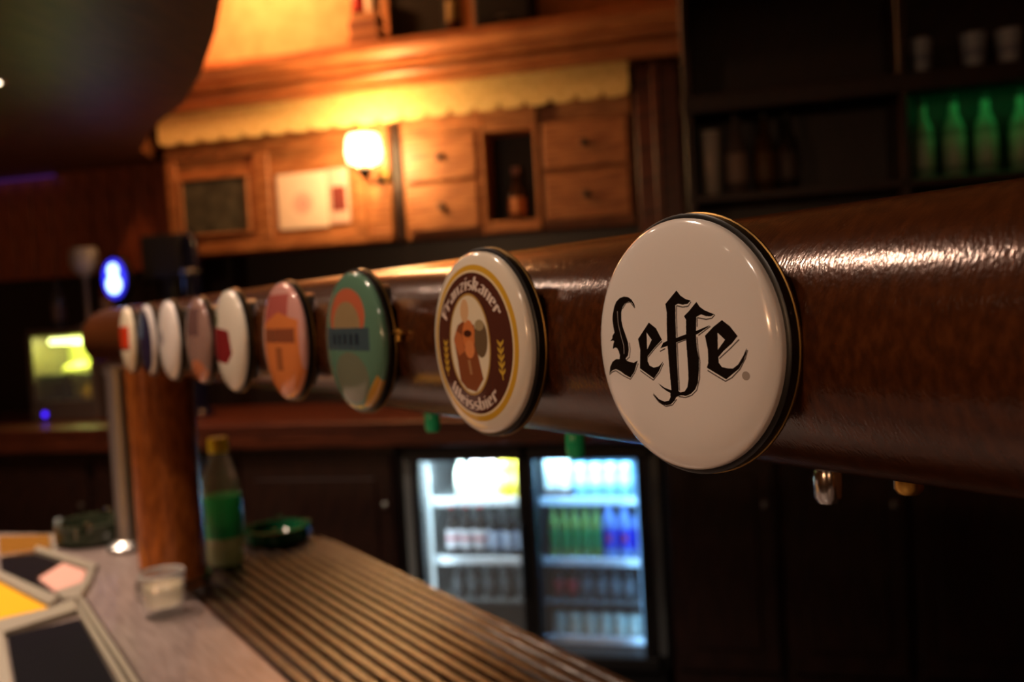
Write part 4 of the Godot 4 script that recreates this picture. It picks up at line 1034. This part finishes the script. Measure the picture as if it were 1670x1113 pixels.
func build_shelves() -> void:
	var t := thing("bottle_shelf_unit", "dark wooden shelf unit with green-lit bay, holding glasses and bottles", "shelf unit", Vector3(1.0, 1.0, -3.75))
	part(t, "back_board", box(Vector3(2.3, 1.9, 0.012), 0.001), M.dark_wood, Vector3(0.0, 0.95, 0.137))
	for x in [-1.13, -0.42, 0.4, 1.13]:
		part(t, "upright", box(Vector3(0.03, 1.6, 0.3), 0.003), M.dark_wood, Vector3(x, 0.8, 0.29))
	for yy in [0.73, 1.085, 1.6]:
		part(t, "shelf", box(Vector3(2.3, 0.025, 0.3), 0.003), M.dark_wood, Vector3(0, yy, 0.29))
	part(t, "light_strip", box(Vector3(0.7, 0.012, 0.015), 0.003), glow(Color(0.05, 0.9, 0.45), 0.5), Vector3(0.02, 1.064, 0.38), "green light strip under the shelf")
	part(t, "shelf_lip", box(Vector3(2.3, 0.06, 0.016), 0.003), M.dark_wood, Vector3(0, 1.06, 0.447))
	area(t, Vector3(0.02, 1.05, 0.38), Vector3(-70, 0, 0), Color(0.05, 0.95, 0.45), 0.02, Vector2(0.68, 0.02))
	# lower shelf: tall glass, wall made paler for its lit edge; dim bottles
	var y := 1.7435
	var o := thing("tall_glass", "tall beer glass, lit edge put into pale walls, at end of lower shelf", "glass", Vector3(-0.06, y, -3.42))
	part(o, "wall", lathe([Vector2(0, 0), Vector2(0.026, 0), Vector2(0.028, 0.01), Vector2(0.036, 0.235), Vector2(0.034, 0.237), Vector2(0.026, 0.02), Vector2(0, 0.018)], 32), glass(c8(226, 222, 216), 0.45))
	part(o, "rim", lathe([Vector2(0.0362, 0.233), Vector2(0.037, 0.236), Vector2(0.0352, 0.239), Vector2(0.0345, 0.236)], 32), mat(c8(220, 216, 208), 0.15))
	var tones := [[0.03, 0.3, c8(96, 84, 80), c8(150, 132, 124), "clear grey bottle with pale label on the lower bottle shelf"], [0.13, 0.29, c8(70, 48, 18), c8(92, 66, 30), "amber bottle with brown label on the lower bottle shelf"], [0.21, 0.28, c8(46, 42, 40), c8(70, 62, 60), "dark grey bottle on the lower bottle shelf"]]
	for q in tones:
		var b := thing("spirit_bottle", q[4], "bottle", Vector3(q[0], y, -3.44))
		bottle_parts(b, q[1], 0.038, mat(q[2], 0.12), mat(q[3], 0.5), mat(q[2] * 0.5, 0.4))
	var g := thing("green_lit_bottle", "bottle standing in the green-lit shelf bay", "bottle", Vector3.ZERO, 0.0, "bottles in the green-lit bay")
	bottle_parts(g, 0.28, 0.036, mat(c8(120, 150, 130), 0.1), mat(c8(150, 170, 150), 0.4), M.black)
	var gx := [0.66, 0.76, 0.86, 0.97, 1.08, 1.2]
	for k in gx.size():
		var b: Node3D = g if k == 0 else copy(g)
		b.set_meta("label", "bottle in the green-lit shelf bay, %s from the unlit bay" % ORDER[k])
		b.position = Vector3(gx[k], y, -3.44)
	var m := thing("white_beaker", "pale blue-white beaker on the upper bottle shelf", "beaker", Vector3.ZERO, 0.0, "beakers on the upper bottle shelf")
	part(m, "cup", lathe([Vector2(0, 0), Vector2(0.03, 0), Vector2(0.042, 0.13), Vector2(0.039, 0.13), Vector2(0.028, 0.01), Vector2(0, 0.008)], 24), mat(c8(150, 160, 176), 0.4))
	part(m, "band", lathe([Vector2(0.0362, 0.05), Vector2(0.0385, 0.075), Vector2(0.0384, 0.0765)], 24), mat(c8(120, 130, 150), 0.4))
	var mx := [0.66, 0.83, 0.94]
	for k in mx.size():
		var b: Node3D = m if k == 0 else copy(m)
		b.set_meta("label", "pale blue-white beaker on upper bottle shelf, %s from the unlit bay" % ORDER[k])
		b.position = Vector3(mx[k], 2.0985, -3.44)

func downlight(label: String, at: Vector3, e: float, group := "") -> void:
	var t := thing("downlight", label, "downlight", at, 0.0, group)
	part(t, "ring", lathe([Vector2(0.036, 0.0), Vector2(0.05, -0.004), Vector2(0.052, 0.0), Vector2(0.05, 0.006)], 32), M.chrome)
	part(t, "lamp_lens", lathe([Vector2(0, -0.002), Vector2(0.02, -0.0015), Vector2(0.036, 0.001)], 32), glow(Color(1.0, 0.9, 0.78), 9.0))
	var l := SpotLight3D.new()
	l.light_color = Color(1.0, 0.87, 0.76)
	l.light_energy = e
	l.light_size = 0.035
	l.spot_range = 12.0
	l.spot_attenuation = 2.0
	l.spot_angle = 62.0
	l.spot_angle_attenuation = 0.6
	l.shadow_enabled = true
	t.add_child(l)
	l.position = Vector3(0, -0.012, 0)
	l.rotation_degrees.x = -90

func added_fill_lamp(label: String, at: Vector3, e: float) -> void:  # unseen fill lamp, added to brighten the planks and the room
	var t := thing("added_fill_lamp", label, "wall lamp", at, 90.0)
	part(t, "back_plate", lathe([Vector2(0, 0), Vector2(0.05, 0), Vector2(0.05, 0.01), Vector2(0, 0.012)], 24, Transform3D(Basis(Vector3(0, 0, 1), -PI / 2), Vector3.ZERO)), M.gold)
	part(t, "arm", bar_path([Vector3(0.01, 0, 0), Vector3(0.12, 0, 0), Vector3(0.14, 0.03, 0)], 0.008), M.gold)
	part(t, "shade", lathe([Vector2(0.05, 0.02), Vector2(0.085, 0.04), Vector2(0.1, 0.1), Vector2(0.085, 0.16), Vector2(0.05, 0.18)], 32, Transform3D(Basis(), Vector3(0.14, 0, 0))), glow(Color(1.0, 0.86, 0.68), 2.0))
	omni(t, Vector3(0.14, 0.1, 0), Color(1.0, 0.8, 0.6), e, 0.08)

func _ready() -> void:
	cam_basis = Basis(Vector3.UP, deg_to_rad(13.9)) * Basis(Vector3.RIGHT, deg_to_rad(-2.38)) * Basis(Vector3.BACK, deg_to_rad(-3.26))
	font_basis = Basis(Vector3.UP, deg_to_rad(FONT_YAW))
	var cam := Camera3D.new()
	cam.name = "camera"
	add_child(cam)
	cam.transform = Transform3D(cam_basis, CAM)
	cam.fov = rad_to_deg(2.0 * atan(556.5 / FOCAL))
	cam.near = 0.01
	cam.far = 50.0
	var at := CameraAttributesPhysical.new()
	at.frustum_focal_length = 31.914
	at.frustum_near = 0.01
	at.frustum_far = 50.0
	at.exposure_aperture = 9.4
	at.frustum_focus_distance = 0.292
	cam.attributes = at
	cam.current = true
	var we := WorldEnvironment.new()
	we.name = "environment"
	var env := Environment.new()
	env.background_mode = Environment.BG_COLOR
	env.background_color = Color.BLACK
	env.tonemap_mode = Environment.TONE_MAPPER_LINEAR
	env.tonemap_exposure = 1.0
	env.sdfgi_enabled = true
	env.ssao_enabled = true
	env.ssil_enabled = true
	we.environment = env
	add_child(we)
	make_materials()
	build_room()
	build_counter()
	build_fridge()
	build_wall_units()
	build_strip()
	build_bar()
	build_font()
	build_ledge_things()
	build_counter_things()
	build_shelves()
	added_fill_lamp("added fill lamp with cream shade at the food warmer's end of the customers' room", Vector3(-2.6, 1.75, 3.15), 1.5)
	added_fill_lamp("added fill lamp with cream shade at the bottle shelves' end of the customers' room", Vector3(0.3, 1.75, 3.15), 0.45)
	downlight("small white downlight in the dropped ceiling above the food warmer's side", Vector3(-2.11, 2.138, -2.27), 1.1)
	downlight("recessed downlight above the badge with black blackletter word", Vector3(-0.535, 2.138, -0.423), 0.45)
	downlight("recessed downlight above the mosaic panel on the bar", Vector3(-1.06, 2.138, -0.915), 1.3)
	downlight("recessed downlight above the slim post of the beer font", Vector3(-1.585, 2.138, -1.41), 2.2)
	downlight("recessed downlight above the customers' edge of the bar", Vector3(-0.55, 2.138, 0.5), 1.0)
	downlight("recessed downlight above the open floor of the customers' room", Vector3(-1.3, 2.138, 0.3), 0.8)
